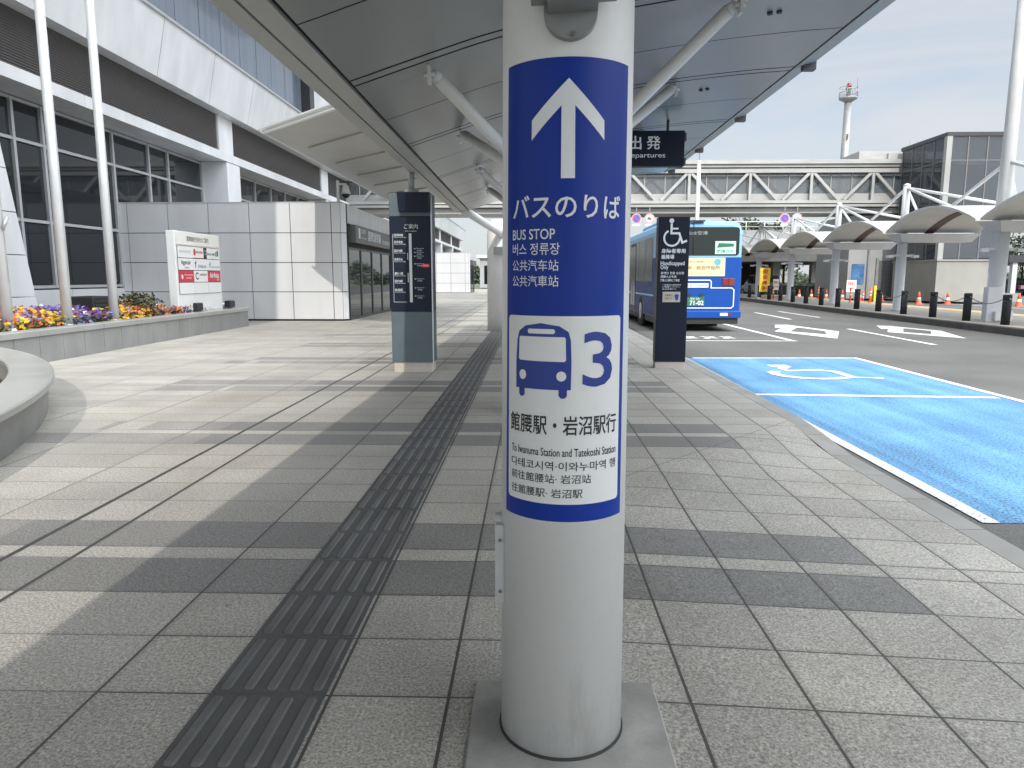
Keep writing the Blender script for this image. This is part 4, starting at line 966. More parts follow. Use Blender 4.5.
# ---- wheelchair boarding sign
HS = thing('wheelchair_sign', 'black upright sign with white wheelchair symbol by the blue bay', 'sign', (2.17, 11.3, 0)); off = HS.location
X0, X1, yf = 1.930, 2.404, 11.2
m = MB(); m.bbox(X0 + .004, X1 - .004, yf + .01, yf + .20, 0, .10, .006); m.build('base', M['base_stone'], HS, off=off)
m = MB(); m.bbox(X0, X1, yf, yf + .21, .101, 2.32, .006); pn = m.build('panel', M['navy'], HS, off=off)
O = (X0, yf - .003, 0)
m = MB()
poly_plane(m, O, U, V, circle2(.195, 2.262, .036, 20))
for a in stroke2([(.195, 2.222), (.195, 2.075), (.315, 2.075), (.365, 1.935), (.435, 1.965)], .032): poly_plane(m, O, U, V, a)
for a in stroke2([(.212, 2.145), (.30, 2.145)], .026): poly_plane(m, O, U, V, a)
O2 = (O[0], O[1] - .002, O[2])
for a in stroke2(arc2(.205, 2.005, .118, 118, 362, 26), .028): poly_plane(m, O2, U, V, a)
letter_plane(m, O, U, V, [('身障者専用', .05, .42, 1.775, 1.845, .02), ('乗降場', .05, .25, 1.685, 1.755, .02), ('Handicapped', .045, .41, 1.575, 1.655, .012), ('Only', .045, .165, 1.515, 1.595, .012), ('장애인 전용 승강장', .05, .41, 1.455, 1.495, .01), ('残障人士专用', .05, .29, 1.40, 1.44, .01), ('殘障人士專用上下車處', .05, .34, 1.345, 1.385, .01), ('一般車両の駐停車は', .08, .37, 1.285, 1.305, .006), ('ご遠慮ください', .08, .35, 1.255, 1.275, .006), ('仙台空港ビル', .08, .30, 1.222, 1.242, .006)])
m.build('lettering', M['letter_white'], pn, off=off)
m = MB(); m.box(2.02, 2.29, yf - .007, yf - .001, 1.03, 1.19); nc = m.build('notice', M['base_stone'], pn, off=off)
m = MB(); letter_plane(m, (2.02, yf - .01, 1.03), U, V, [('駐車禁止', .03, .15, .09, .125), ('区域です', .03, .15, .04, .075)]); m.build('lettering', M['letter_black'], nc, off=off)
m = MB(); poly_plane(m, (2.02, yf - .01, 1.03), U, V, [(.18, .11), (.20, .03), (.235, .03), (.25, .11), (.215, .13)]); m.build('emblem', M['letter_blue'], nc, off=off)

# ---- hanging departures sign
DS = thing('departures_sign', 'black hanging sign reading Departures under the canopy right of the pillar', 'sign', (1.6, 11.0, 3.3)); off = DS.location
m = MB(); m.bbox(.75, 2.24, 11.0, 11.16, 3.04, 3.545, .006); pn = m.build('panel', M['navy'], DS, off=off)
m = MB(); letter_plane(m, (.75, 10.997, 3.04), U, V, [('出', .670, .858, .235, .43, .015), ('発', .930, 1.135, .235, .43, .015), ('Departures', .615, 1.21, .10, .19, .004)]); m.build('lettering', M['letter_white'], pn, off=off)
m = MB(); m.tube((1.1, 11.08, 3.54), (1.1, 11.08, 3.60), .02); m.tube((2.0, 11.08, 3.54), (2.0, 11.08, 3.72), .02); m.box(2.24, 2.27, 11.03, 11.13, 3.40, 3.52); m.box(2.24, 2.27, 11.03, 11.13, 3.06, 3.16)
m.build('hanger', M['frame_dark'], DS, off=off)

# ================================================================== CITY BUS
BU = thing('city_bus', 'blue city bus parked at the kerb seen from behind', 'bus', (4.76, 20.75, RZ), R(-0.3))
hw = 1.215; LN = 10.6
def sect(y, w=hw, top=3.13, cut=0.0):
    return [(-w + .06, y, .30), (w - .06, y, .30), (w, y, .42), (w, y, 2.75 - cut), (w - .05, y, 2.98 - cut), (w - .22, y, top - .04 - cut), (0, y, top - cut), (-w + .22, y, top - .04 - cut), (-w + .05, y, 2.98 - cut), (-w, y, 2.75 - cut), (-w, y, .42)]
def sub(pts, z0, z1): return pts
# lower (blue) and upper (light blue) shells
def shell(z0, z1, mat, name, shrink=0):
    m = MB(); rings = []
    prof = [(0.0, hw - .10), (.03, hw - .04), (.12, hw), (LN - .15, hw), (LN, hw - .12)]
    for y, w in prof:
        rings.append([(-w, y, z0), (w, y, z0), (w, y, z1), (-w, y, z1)])
    m.loft(rings); return m.build(name, mat, BU)
shell(.42, 2.11, M['bus_blue'], 'body')
m = MB(); rings = []
for y, w, t in ((.0, hw - .10, 3.02), (.05, hw - .04, 3.08), (.16, hw, 3.12), (LN - .15, hw, 3.12), (LN, hw - .1, 3.05)):
    rings.append([(-w, y, 2.111), (w, y, 2.111), (w, y, t - .28), (w - .06, y, t - .12), (w - .22, y, t - .02), (0, y, t), (-w + .22, y, t - .02), (-w + .06, y, t - .12), (-w, y, t - .28)])
m.loft(rings); m.build('upper_body', M['bus_sky'], BU)
m = MB(); m.bbox(-.85, .85, 2.2, 5.4, 3.10, 3.30, .06); m.build('roof_unit', M['bus_sky'], BU)
m = MB(); m.bbox(-hw + .05, hw - .05, .04, LN - .1, .22, .419, .02); m.build('underbody', M['black_plastic'], BU)
m = MB(); m.bbox(-hw - .005, hw + .005, -.05, .14, .40, .60, .03); bp = m.build('bumper', M['bus_blue'], BU)
rear = -.004
m = MB(); poly_plane(m, (0, -.012, 0), U, V, rrect(-hw + .16, hw - .12, 2.16, 2.95, .09)); m.tube((-.2, -.016, 2.2), (-.2, -.016, 2.94), .012, n=6); rw = m.build('rear_window', M['bus_glass'], BU)
m = MB(); poly_plane(m, (0, -.016, 0), U, V, [(.42, 2.20), (1.0, 2.20), (1.0, 2.56), (.42, 2.56)]); ps = m.build('window_poster', M['mint'], rw)
m = MB(); poly_plane(m, (0, -.019, 0), U, V, [(.47, 2.38), (.94, 2.41), (.94, 2.49), (.52, 2.51)]); letter_plane(m, (0, -.019, 0), U, V, [('路線バス', .48, .92, 2.24, 2.32, .02)]); m.build('lettering', M['letter_green'], ps)
m = MB(); letter_plane(m, (0, -.016, 0), U, V, [('仙台空港', -.40, .20, 2.74, 2.84)]); m.build('lettering', M['galv'], rw)
m = MB(); m.box(-.92, .72, -.02, -.002, 1.58, 2.10); ad = m.build('advert_board', M['cream'], BU)
m = MB(); letter_plane(m, (0, -.023, 0), U, V, [('岩沼市役所', -.10, .58, 1.76, 1.88, .015), ('館腰駅', -.55, -.2, 1.77, 1.87, .01), ('地域を結ぶ路線バス', -.6, .3, 1.96, 2.02)]); m.build('lettering', M['letter_brown'], ad)
m = MB(); letter_plane(m, (0, -.023, 0), U, V, [('時刻表はこちら', -.5, .1, 1.63, 1.69)]); m.build('lettering', pmat('letter_amber', (.7, .45, .1), .5), ad)
m = MB(); poly_plane(m, (0, -.023, 0), U, V, circle2(.50, 1.98, .095, 24)); m.build('emblem', M['letter_teal'], ad)
m = MB()
for pts in ([(-1.0, .76), (-1.0, 1.47), (.31, 1.47), (.35, 1.43), (.35, 1.25), (.94, 1.25), (1.0, 1.19), (1.0, .74), (.94, .68), (-.92, .68), (-1.0, .76)],):
    for a in stroke2(pts, .028): poly_plane(m, (0, -.012, 0), U, V, a)
m.build('outline_stripe', M['letter_white'], BU)
m = MB(); m.box(-.85, .27, -.018, -.004, 1.26, 1.38); bs = m.build('name_strip', M['board_white'], BU)
m = MB(); letter_plane(m, (0, -.021, 0), U, V, [('仙台岩沼バス SENDAI', -.5, .24, 1.285, 1.355, .01)]); m.build('lettering', M['letter_red'], bs)
m = MB(); m.box(-.38, .17, -.022, -.004, .74, 1.0); lp = m.build('number_plate', M['letter_green'], BU)
m = MB(); letter_plane(m, (0, -.026, 0), U, V, [('・71-02', -.36, .15, .76, .89, .02), ('宮城 230', -.23, .03, .915, .975, .01)]); m.build('lettering', M['letter_white'], lp)
m = MB()
for x in (-.25, .08): m.disc((x, -.035, 1.05), (0, 1, 0), .05, .03, 16)
m.build('plate_lamp', M['black_plastic'], BU)
for sx in (-1, 1):
    a, b = sorted((sx * .66, sx * .84)); c, d = sorted((sx * .84, sx * 1.01))
    m = MB(); m.bbox(a, b, -.03, .01, 1.32, 1.52, .012); m.build('tail_lamp', M['lamp_red'], BU)
    m = MB(); m.bbox(c, d, -.03, .01, 1.32, 1.52, .012); m.build('indicator', M['lamp_amber'], BU)
    a, b = sorted((sx * .62, sx * .84)); c, d = sorted((sx * .84, sx * .95))
    m = MB(); m.box(a, b, -.06, -.045, .46, .54); m.build('reversing_lamp', M['board_white'], bp)
    m = MB(); m.box(c, d, -.06, -.045, .46, .54); m.build('reflector', M['lamp_red'], bp)
    m = MB(); m.bbox(sx * (hw + .10) - .05, sx * (hw + .10) + .05, 9.9, 10.1, 1.9, 2.25, .02); m.tube((sx * hw, 10.0, 2.3), (sx * (hw + .1), 10.0, 2.2), .02); m.build('mirror', M['black_plastic'], BU)
    for yw in (2.9, 8.0):
        m = MB(); m.tube((sx * (hw - .30), yw, .48), (sx * (hw + .005), yw, .48), .47, n=32); ty = m.build('tyre', M['rubber'], BU)
        m = MB(); m.tube((sx * (hw + .002), yw, .48), (sx * (hw + .012), yw, .48), .27, n=24); m.tube((sx * (hw + .01), yw, .48), (sx * (hw + .03), yw, .48), .09, n=16); m.build('rim', M['alu'], ty)
        m = MB(); m.tube((sx * (hw - .2), yw, .48), (sx * (hw + .0015), yw, .48), .56, n=32); m.build('wheel_arch', M['black_plastic'], BU)
    yw = .7
    while yw < 9.6:
        m = MB(); x = sx * (hw + .004)
        if sx < 0: m.quad((x - .003, yw, 1.42), (x - .003, yw, 2.72), (x - .003, yw + 1.38, 2.72), (x - .003, yw + 1.38, 1.42))
        else: m.quad((x, yw, 1.62), (x, yw + 1.36, 1.62), (x, yw + 1.36, 2.66), (x, yw, 2.66))
        m.build('side_window', M['bus_side_glass'], BU); yw += 1.42
m = MB(); x = -hw - .008; m.box(x - .004, x, 4.2, 5.4, .46, 2.7); dd = m.build('door', M['black_plastic'], BU)
m = MB(); m.box(x - .008, x - .0045, 4.27, 4.77, .6, 2.6); m.box(x - .008, x - .0045, 4.83, 5.33, .6, 2.6); m.build('door_pane', M['bus_side_glass'], dd)
m = MB(); x = -hw - .002
m.quad((x, .14, .44), (x, .14, 2.10), (x, LN - .2, 2.10), (x, LN - .2, .44)); m.build('side_panel', M['bus_side'], BU); m = MB(); x = -hw - .004
m.quad((x, .4, 1.00), (x, .4, 1.05), (x, 9.8, 1.05), (x, 9.8, 1.00))
m.build('side_stripe', M['bus_sky'], BU)
m = MB(); m.bbox(-.3, .1, -.1, .1, 3.10, 3.14, .01); m.tube((-.2, -.03, 2.95), (-.2, -.03, 3.16), .01, n=6); m.build('antenna', M['black_plastic'], BU)

# ================================================================== SHELTER ROW ON THE ISLAND
scol = [(16.3, 14.2), (23.0, 14.52), (29.5, 14.79), (36.68, 15.16), (43.83, 15.52), (51.3, 15.92), (58.8, 16.3)]
for i, (yc, xc) in enumerate(scol):
    lab = ['tall white lamp mast column of the shelter row, outside the picture at right', 'thick white shelter column carrying the tall lamp mast near the right edge',
           'white shelter bay left of the thick lamp mast column, with its own raised mast', 'arched shelter bay in the middle of the row, in front of the bridge stair',
           'arched shelter bay behind the yellow banner, fourth column from the right', 'small far arched shelter bay nearest the bus roof', 'farthest arched shelter bay, mostly behind the bus'][i]
    t = thing('arched_shelter', lab, 'shelter', (xc, yc, IZ), group='arched shelter bays on the island'); off = t.location
    tall = i == 1
    r = .245 if tall else .185
    m = MB(); m.lathe((xc, yc, IZ), [(r + .05, 0), (r + .05, .06), (r, .08), (r, 3.02)], 28); cl = m.build('column', M['column_paint'], t, off=off)
    m = MB(); m.tube((xc - r - .25, yc - r * .4, 2.28), (xc + r + .25, yc - r * .4, 2.28), .05, n=10); m.box(xc - r - .42, xc - r - .2, yc - r * .4 - .1, yc - r * .4 + .1, 2.2, 2.3); m.box(xc + r + .2, xc + r + .42, yc - r * .4 - .1, yc - r * .4 + .1, 2.2, 2.3); m.build('loudspeaker_arm', M['column_paint'], cl, off=off)
    m = MB()
    if tall: m.tube((xc, yc, 3.1), (xc, yc, 5.2), .235, .19, n=24); m.tube((xc, yc, 5.2), (xc, yc, 15), .19, .14, n=24)
    else: m.tube((xc, yc, 3.1), (xc, yc, 5.0), .15, .13, n=16); m.lathe((xc, yc, 5.0), [(.14, 0), (.12, .05), (.02, .1)], 16)
    m.build('mast', M['white_steel'], t, off=off)
    # gutter beam across the low point
    gl, gr_ = xc - .40, xc + 2.75
    m = MB(); m.loft([[(x, yc - .55 + k, 3.12), (x, yc + .55 - k, 3.12), (x + dx, yc + .30, 2.80), (x + dx, yc - .30, 2.80)] for x, dx, k in ((gl, .22, 0), (gr_, -.22, 0))]); m.build('gutter', M['column_paint'], t, off=off)
    if i < len(scol) - 1:
        yn, xn = scol[i + 1]; m = MB(); m.smooth = True; N = 18; rings = []
        for k in range(N + 1):
            s_ = k / N; y = yc + .12 + (yn - yc - .24) * s_; zz = 3.16 + .66 * (1 - (2 * s_ - 1) ** 2); x = xc + (xn - xc) * s_
            rings.append([(x - .75, y, zz), (x + 2.85, y, zz), (x + 2.85, y, zz + .07), (x - .75, y, zz + .07)])
        sm = m.smooth; m.smooth = False; m.loft(rings); m.build('vault', M['vault_under'], t, off=off)
        m = MB(); rings = []
        for k in range(N + 1):
            s_ = k / N; y = yc + .12 + (yn - yc - .24) * s_; zz = 3.152 + .66 * (1 - (2 * s_ - 1) ** 2); x = xc + (xn - xc) * s_
            rings.append([(x + .75, y, zz - .02), (x + 1.10, y, zz - .02), (x + 1.10, y, zz), (x + .75, y, zz)])
        m.loft(rings); m.build('rib', M['brown_strip'], t, off=off)
    ztop = 4.92
    def cr(j, f, dx):
        (ya, xa), (yb, xb) = (scol[i], scol[i + 1]) if j > 0 else (scol[i - 1], scol[i]); s_ = f
        return (xa + (xb - xa) * s_ + dx, ya + (yb - ya) * s_, 3.23 + .66 * (1 - (2 * s_ - 1) ** 2))
    ends = []
    if i < len(scol) - 1: ends += [cr(1, .5, .1), cr(1, .5, 2.4)]
    if i > 0: ends += [cr(-1, .5, .1), cr(-1, .5, 2.4)]
    for e in ends:
        m = MB(); m.tube((xc, yc, ztop), e, .055, n=8); m.build('strut', M['white_steel'], t, off=off)

# bollards on the island kerb
bp_ = [(20.79, 13.48), (22.77, 13.56), (24.82, 13.64), (26.91, 13.72), (29.07, 13.82), (31.24, 13.93), (33.44, 14.04), (35.61, 14.15), (37.91, 14.27), (40.15, 14.39), (42.45, 14.5), (44.87, 14.63), (47.2, 14.75), (49.73, 14.88)]
proto = None
for i, (y, x) in enumerate(bp_):
    lab = 'black bollard on the island kerb, %s from the right in the row' % ORD[i]
    if proto is None:
        proto = thing('bollard', lab, 'bollard', (x, y, IZ), group='black bollards along the island kerb')
        m = MB(); m.lathe((0, 0, 0), [(.115, 0), (.115, .70), (.10, .71), (.10, .725), (.115, .735), (.115, .84), (.105, .855)], 20); m.build('post', M['bollard'], proto)
        m = MB(); m.tube((0, -.14, .74), (0, .14, .74), .022, n=8); m.build('chain_eye', M['chain'], proto)
    else:
        c = copy_tree(proto); c.location = (x, y, IZ); c['label'] = lab
for i, (a, b) in enumerate(zip(bp_[:4], bp_[1:5])):
    m = MB(); pts = []
    for k in range(11):
        s_ = k / 10; pts.append((a[1] + (b[1] - a[1]) * s_, a[0] + .13 + (b[0] - a[0] - .26) * s_, .82 - .17 * (1 - (2 * s_ - 1) ** 2)))
    m.pipe(pts, .013, n=6); o = m.build('bollard_chain', M['chain'])
    tag(o, 'slack steel chain strung between the %s and %s bollards from the right' % (ORD[i], ORD[i + 1]), 'chain', 'chains between bollards')
# cabinet by the tall mast column
KB = thing('service_cabinet', 'light grey service cabinet standing against the thick lamp mast column', 'cabinet', (13.95, 22.2, IZ))
m = MB(); m.bbox(-.22, .22, -.12, .12, 0, 1.05, .01); m.build('casing', M['column_paint'], KB)
m = MB(); m.bbox(-.02, .50, -.24, -.125, .05, .32, .01); m.build('junction_box', M['white_steel'], KB)

# ================================================================== FOOTBRIDGE
FB = thing('footbridge', 'white enclosed truss footbridge crossing above the road to the glass tower', 'bridge', (9, 47.5, 5.4)); off = FB.location
xa, xb, yf, yb = -12.2, 26.0, 46.0, 49.2
def F(mb, name, mat, par=FB, k=1.0745):
    mb.v = [(p[0] * k, p[1] * k, 1.4 + (p[2] - 1.4) * k) for p in mb.v]
    return mb.build(name, mat, par, off=off)
m = MB(); m.box(xa, xb, yf - .35, yb + .35, 8.32, 8.56); m.box(xa, xb, yf - .2, yb + .2, 8.14, 8.30); F(m, 'roof', M['bridge_white'])
m = MB(); m.box(xa, xb, yf - .12, yf + .12, 7.82, 8.06); F(m, 'top_chord', M['bridge_white'])
m = MB(); m.box(xa, xb, yf - .14, yf + .12, 5.98, 6.16); F(m, 'bottom_chord', M['bridge_white'])
m = MB(); m.box(xa, xb, yf + .25, yf + .32, 6.0, 6.60); F(m, 'spandrel_panel', M['bridge_white'])
m = MB(); m.box(xa, xb, yf - .02, yb, 5.74, 5.93); m.box(xa, xb, yf + .1, yb - .1, 5.40, 5.70); m.box(xa, xb, yf - .28, yf + .0, 5.76, 5.90); F(m, 'floor_girder', M['bridge_grey'])
m = MB(); x = xa
while x < xb: m.box(x + .02, min(x + 1.28, xb) - .02, yf + .28, yf + .30, 6.62, 7.80); x += 1.28
F(m, 'glazing', M['clear_glass'])
x = xa
while x < xb: m = MB(); m.box(x - .03, x + .03, yf + .24, yf + .34, 6.601, 7.81); F(m, 'mullion', M['bridge_grey']); x += 1.28
m = MB(); x = xa
while x < xb: m.box(x + .02, min(x + 1.28, xb) - .02, yb - .30, yb - .28, 6.62, 7.80); x += 1.28
F(m, 'rear_glazing', M['clear_glass'])
m = MB(); m.box(xa, xb, yb - .34, yb - .26, 5.95, 6.6); m.box(xa, xb, yb - .1, yb + .1, 7.82, 8.06); F(m, 'rear_wall', M['bridge_grey'])
x0n = 9.717; pitch = 3.75
for k in range(-5, 5):
    xt = x0n + pitch * k
    if xt < xa or xt > xb: continue
    m = MB(); m.bar((xt, yf, 6.16), (xt, yf, 7.82), .16, .16); F(m, 'truss_post', M['bridge_white'])
    for sx in (-1, 1):
        e = xt + sx * (pitch / 2 - .16)
        if xa < e < xb:
            m = MB(); m.bar((xt + sx * .14, yf, 7.80), (e, yf, 6.18), .15, .17); F(m, 'truss_diagonal', M['bridge_white'])
m = MB()
for k in range(-5, 5):
    xt = x0n + pitch * k
    if xt - 1.8 < xa or xt + 1.8 > xb: continue
    m.bar((xt + 1.9, yb, 7.8), (xt + .1, yb, 6.2), .14, .16); m.bar((xt + 1.9, yb, 7.8), (xt + 3.6, yb, 6.2), .14, .16)
F(m, 'rear_truss', M['bridge_grey'])
m = MB(); m.box(20.2, 22.6, yf + .4, yb - .2, 8.57, 9.15); m.box(21.9, 24.2, yf + .2, yb, 8.57, 9.0); F(m, 'roof_hatch', M['bridge_white'])
m = MB()
for q in (22.9, 23.3): m.tube((q, yf - .42, 5.9), (q, yf - .42, 9.6), .03, n=6)
for k in range(12): m.tube((22.9, yf - .42, 6.0 + k * .3), (23.3, yf - .42, 6.0 + k * .3), .02, n=6)
F(m, 'ladder', M['galv'])
# prohibition signs hung under the bridge
def round_sign(label, x, kindn, y=49.0, z=5.32):
    t = thing('road_sign', label, 'sign', (x, y, z), group='round road signs under the footbridge')
    m = MB(); m.disc((0, .0, 0), (0, 1, 0), .33, .03, 32); m.build('plate', M['board_white'], t)
    m = MB()
    A = arc2(0, 0, .265, 0, 360, 32)
    for a, b in zip(A[:-1], A[1:]): m.quad((a[0], -.004, a[1]), (b[0], -.004, b[1]), (b[0] * 1.16, -.004, b[1] * 1.16), (a[0] * 1.16, -.004, a[1] * 1.16))
    if kindn == 0:
        for q in stroke2([(-.18, .18), (.18, -.18)], .07): poly_plane(m, (0, -.008, 0), U, V, q)
    m.build('red_ring', M['letter_red'], t)
    m = MB()
    if kindn == 0: poly_plane(m, (0, -.005, 0), U, V, circle2(0, 0, .25, 32)); m.build('blue_field', pmat('road_sign_blue', (.05, .12, .55), .4), t)
    else: letter_plane(m, (0, -.005, 0), U, V, [('8t', -.15, .15, -.12, .12, .03)]); m.build('lettering', M['letter_black'], t)
    m = MB(); m.tube((0, .05, .25), (0, .05, .72), .025, n=8); m.build('hanger', M['galv'], t)
    m = MB(); m.box(-.25, .25, 0, .02, -.48, -.36); m.build('supplementary_plate', M['board_white'], t)
round_sign('round blue and red no-parking sign left of the bus roof, nearer the pillar', 6.95, 0)
round_sign('round white and red limit sign above the bus, beside the left no-parking sign', 7.82, 1)
round_sign('round blue and red no-parking sign above the shelters', 16.74, 0)
round_sign('round white and red limit sign above the shelters, behind a shelter mast', 17.56, 1)
# slim white pole
WPl = thing('slim_pole', 'slim white pole with thin rod tip rising behind the bus in front of the bridge', 'pole', (8.95, 40, RZ))
m = MB(); m.tube((0, 0, 0), (0, 0, 7.75), .11, .10, n=14); m.build('shaft', M['white_steel'], WPl)
m = MB(); m.tube((0, 0, 7.75), (0, 0, 9.0), .02, .012, n=6); m.build('rod', M['galv'], WPl)

# ================================================================== GLASS LIFT TOWER
GT = thing('lift_tower', 'dark glass lift tower on a beige plinth at the end of the footbridge', 'tower', (26, 46.5, 0)); off = GT.location
def G(mb, name, mat, par=GT): return mb.build(name, mat, par, off=off)
tx0, tx1, ty0, ty1, th = 24.2, 27.75, 44.0, 49.2, 9.58
m = MB(); m.box(tx0 - .06, tx1 + .06, ty0 - .06, ty1 + .06, th, th + .22); G(m, 'roof', M['frame_dark'])
m = MB(); m.box(tx0 - .02, tx1 + .02, ty0 - .02, ty1 + .02, 0, 2.40); m.box(tx0 - .08, tx1 + .08, ty0 - .1, ty1 + .08, 2.40, 2.50); m.box(tx0 - .3, tx1 + 1.2, ty0 - .35, ty0 - .02, 0, .5); G(m, 'plinth', M['beige'])
n = 0
yy = [ty0 + .1 + (ty1 - ty0 - .2) * k / 4 for k in range(5)]; xx = [tx0 + .1 + (tx1 - tx0 - .2) * k / 3 for k in range(4)]
for a, b in zip(yy[:-1], yy[1:]):
    for z0, z1 in ((2.55, 5.4), (5.45, 8.2), (8.25, 9.78)):
        m = MB(); m.box(tx0, tx0 + .03, a + .03, b - .03, z0, z1); G(m, 'glass_pane', M['tower_glass'])
for a, b in zip(xx[:-1], xx[1:]):
    for z0, z1 in ((2.55, 5.4), (5.45, 8.2), (8.25, 9.78)):
        m = MB(); m.box(a + .03, b - .03, ty0, ty0 + .03, z0, z1); G(m, 'glass_pane', M['tower_glass'])
m = MB()
for a in yy: m.box(tx0 - .02, tx0 + .08, a - .03, a + .03, 2.51, th)
for a in xx: m.box(a - .03, a + .03, ty0 - .02, ty0 + .08, 2.51, th)
for z in (5.42, 8.22): m.box(tx0 - .01, tx0 + .06, ty0 + .1, ty1 - .1, z - .025, z + .025); m.box(tx0 + .2, tx1 - .1, ty0 - .01, ty0 + .06, z - .025, z + .025)
G(m, 'frame', M['louvre'])
m = MB(); m.box(tx0 - .05, tx0 + .26, ty0 - .05, ty0 + .26, 2.5, th); G(m, 'corner_column', M['bridge_grey'])
m = MB(); m.box(tx0 + .25, tx1 - .05, ty0 + .12, ty0 + .2, 8.3, th - .02); G(m, 'blind_band', M['grey_bld'])
m = MB(); m.box(tx0 + .9, tx1 - .3, ty0 + 1.6, ty1 - .2, 2.5, 8.2); G(m, 'lift_shaft', M['shutter'])
m = MB(); m.box(tx1 - .03, tx1, ty0 + .1, ty1, 2.5, th); m.box(tx0 + .1, tx1, ty1 - .04, ty1, 2.5, th); G(m, 'rear_glass', M['tower_glass'])
# stair hall under the bridge
SH = thing('stair_hall', 'grey stair hall under the footbridge with a shutter and a blue poster', 'building', (24, 50.5, 0)); off2 = SH.location
m = MB(); m.box(21.7, 26.5, 50.4, 56, 0, 5.6); m.build('wall', M['grey_bld'], SH, off=off2)
m = MB()
for k in range(28): m.box(23.75, 24.75, 50.33, 50.38, .08 + k * .09, .15 + k * .09)
m.build('shutter', M['shutter'], SH, off=off2)
m = MB(); m.box(23.55, 23.72, 50.25, 50.4, 0, 2.75); m.box(24.78, 24.95, 50.25, 50.4, 0, 2.75); m.box(22.95, 23.05, 50.2, 50.4, 0, 5.3); m.build('door_frame', M['galv'], SH, off=off2)
m = MB(); m.box(21.95, 22.8, 50.34, 50.395, 1.0, 2.35); m.build('poster', M['blue_panel'], SH, off=off2)

# beacon tower behind the bridge
BT = thing('beacon_tower', 'slim grey beacon mast with a railed platform and red lamp behind the footbridge', 'tower', (31.2, 75, 0))
m = MB(); m.tube((0, 0, 0), (0, 0, 19.0), .50, .32, n=20); m.build('mast', M['galv'], BT)
m = MB(); m.lathe((0, 0, 18.9), [(.3, -.3), (.85, 0), (.88, .12)], 16); m.build('platform', M['galv'], BT)
m = MB()
for k in range(12):
    a = 2 * PI * k / 12; b = 2 * PI * (k + 1) / 12
    m.tube((.85 * math.cos(a), .85 * math.sin(a), 19), (.85 * math.cos(a), .85 * math.sin(a), 20.0), .025, n=6)
    for zz in (19.5, 20.0): m.tube((.85 * math.cos(a), .85 * math.sin(a), zz), (.85 * math.cos(b), .85 * math.sin(b), zz), .025, n=6)
m.build('railing', M['galv'], BT)
m = MB(); m.lathe((0, 0, 19.0), [(.2, 0), (.2, .8), (.3, .85), (.3, .95)], 16); m.build('pedestal', M['galv'], BT)
m = MB(); m.lathe((0, 0, 19.95), [(.22, 0), (.24, .2), (.18, .42), (.05, .5)], 16); m.build('lamp', M['lamp_red'], BT)
m = MB(); m.tube((.7, -.2, 19.9), (.75, -.2, 21.8), .02, n=6); m.build('lightning_rod', M['galv'], BT)
m = MB(); m.box(-.08, .06, -.455, -.37, 15.0, 15.5); m.build('rust_patch', M['rust'], BT)

# parking deck beyond
PD = thing('parking_deck', 'grey concrete parking deck behind the shelters under the footbridge', 'building', (24, 62, 0)); off = PD.location
m = MB(); m.box(13, 34, 60.0, 78, 2.75, 3.75); m.build('deck_slab', M['beige'], PD, off=off)
m = MB(); x = 13.2
while x < 34: m.box(x, min(x + 2.0, 34) - .05, 60.5, 60.65, 3.8, 5.3); x += 2.0
m.build('parapet_panel', M['grey_bld'], PD, off=off)
m = MB(); x = 13
while x < 34: m.tube((x, 60.3, 5.0), (x, 60.3, 5.95), .04, n=6); x += 1.5
m.tube((13, 60.3, 5.95), (34, 60.3, 5.95), .04, n=6); m.tube((13, 60.3, 5.55), (34, 60.3, 5.55), .03, n=6); m.build('railing', M['white_steel'], PD, off=off)
for x in (14, 17.2, 20.4, 23.6, 26.8, 30, 33): m = MB(); m.box(x - .3, x + .3, 61, 61.6, -.1, 2.75); m.build('column', M['beige'], PD, off=off)
m = MB(); m.box(14, 23, 70, 70.3, -.1, 2.75); m.build('rear_wall', M['dark_void'], PD, off=off)
# distant beige building by the bus
DB = thing('far_building', 'distant beige low building just right of the bus roof', 'building', (17, 95, 0)); off = DB.location
m = MB(); m.box(22, 34, 95, 106, 0, 8.2); m.build('wall', M['beige'], DB, off=off)
m = MB(); m.box(21.7, 34.3, 94.7, 106, 8.2, 8.6); m.build('roof', M['grey_bld'], DB, off=off)
for k in range(5):
    m = MB(); m.box(23 + k * 2.2, 24.4 + k * 2.2, 94.93, 94.98, 4.8, 6.6); m.build('window', M['win_glass'], DB, off=off)
DR = thing('car_park_roof', 'low dark open car park roof at the far right beyond the shelters', 'shelter', (45, 62, 0)); off = DR.location
m = MB(); m.box(40, 70, 62, 80, 2.7, 3.3); m.build('roof', M['frame_dark'], DR, off=off)
for k in range(8): m = MB(); m.box(40.5 + 4 * k, 40.9 + 4 * k, 62.2, 62.6, -.1, 2.7); m.build('post', M['column_paint'], DR, off=off)

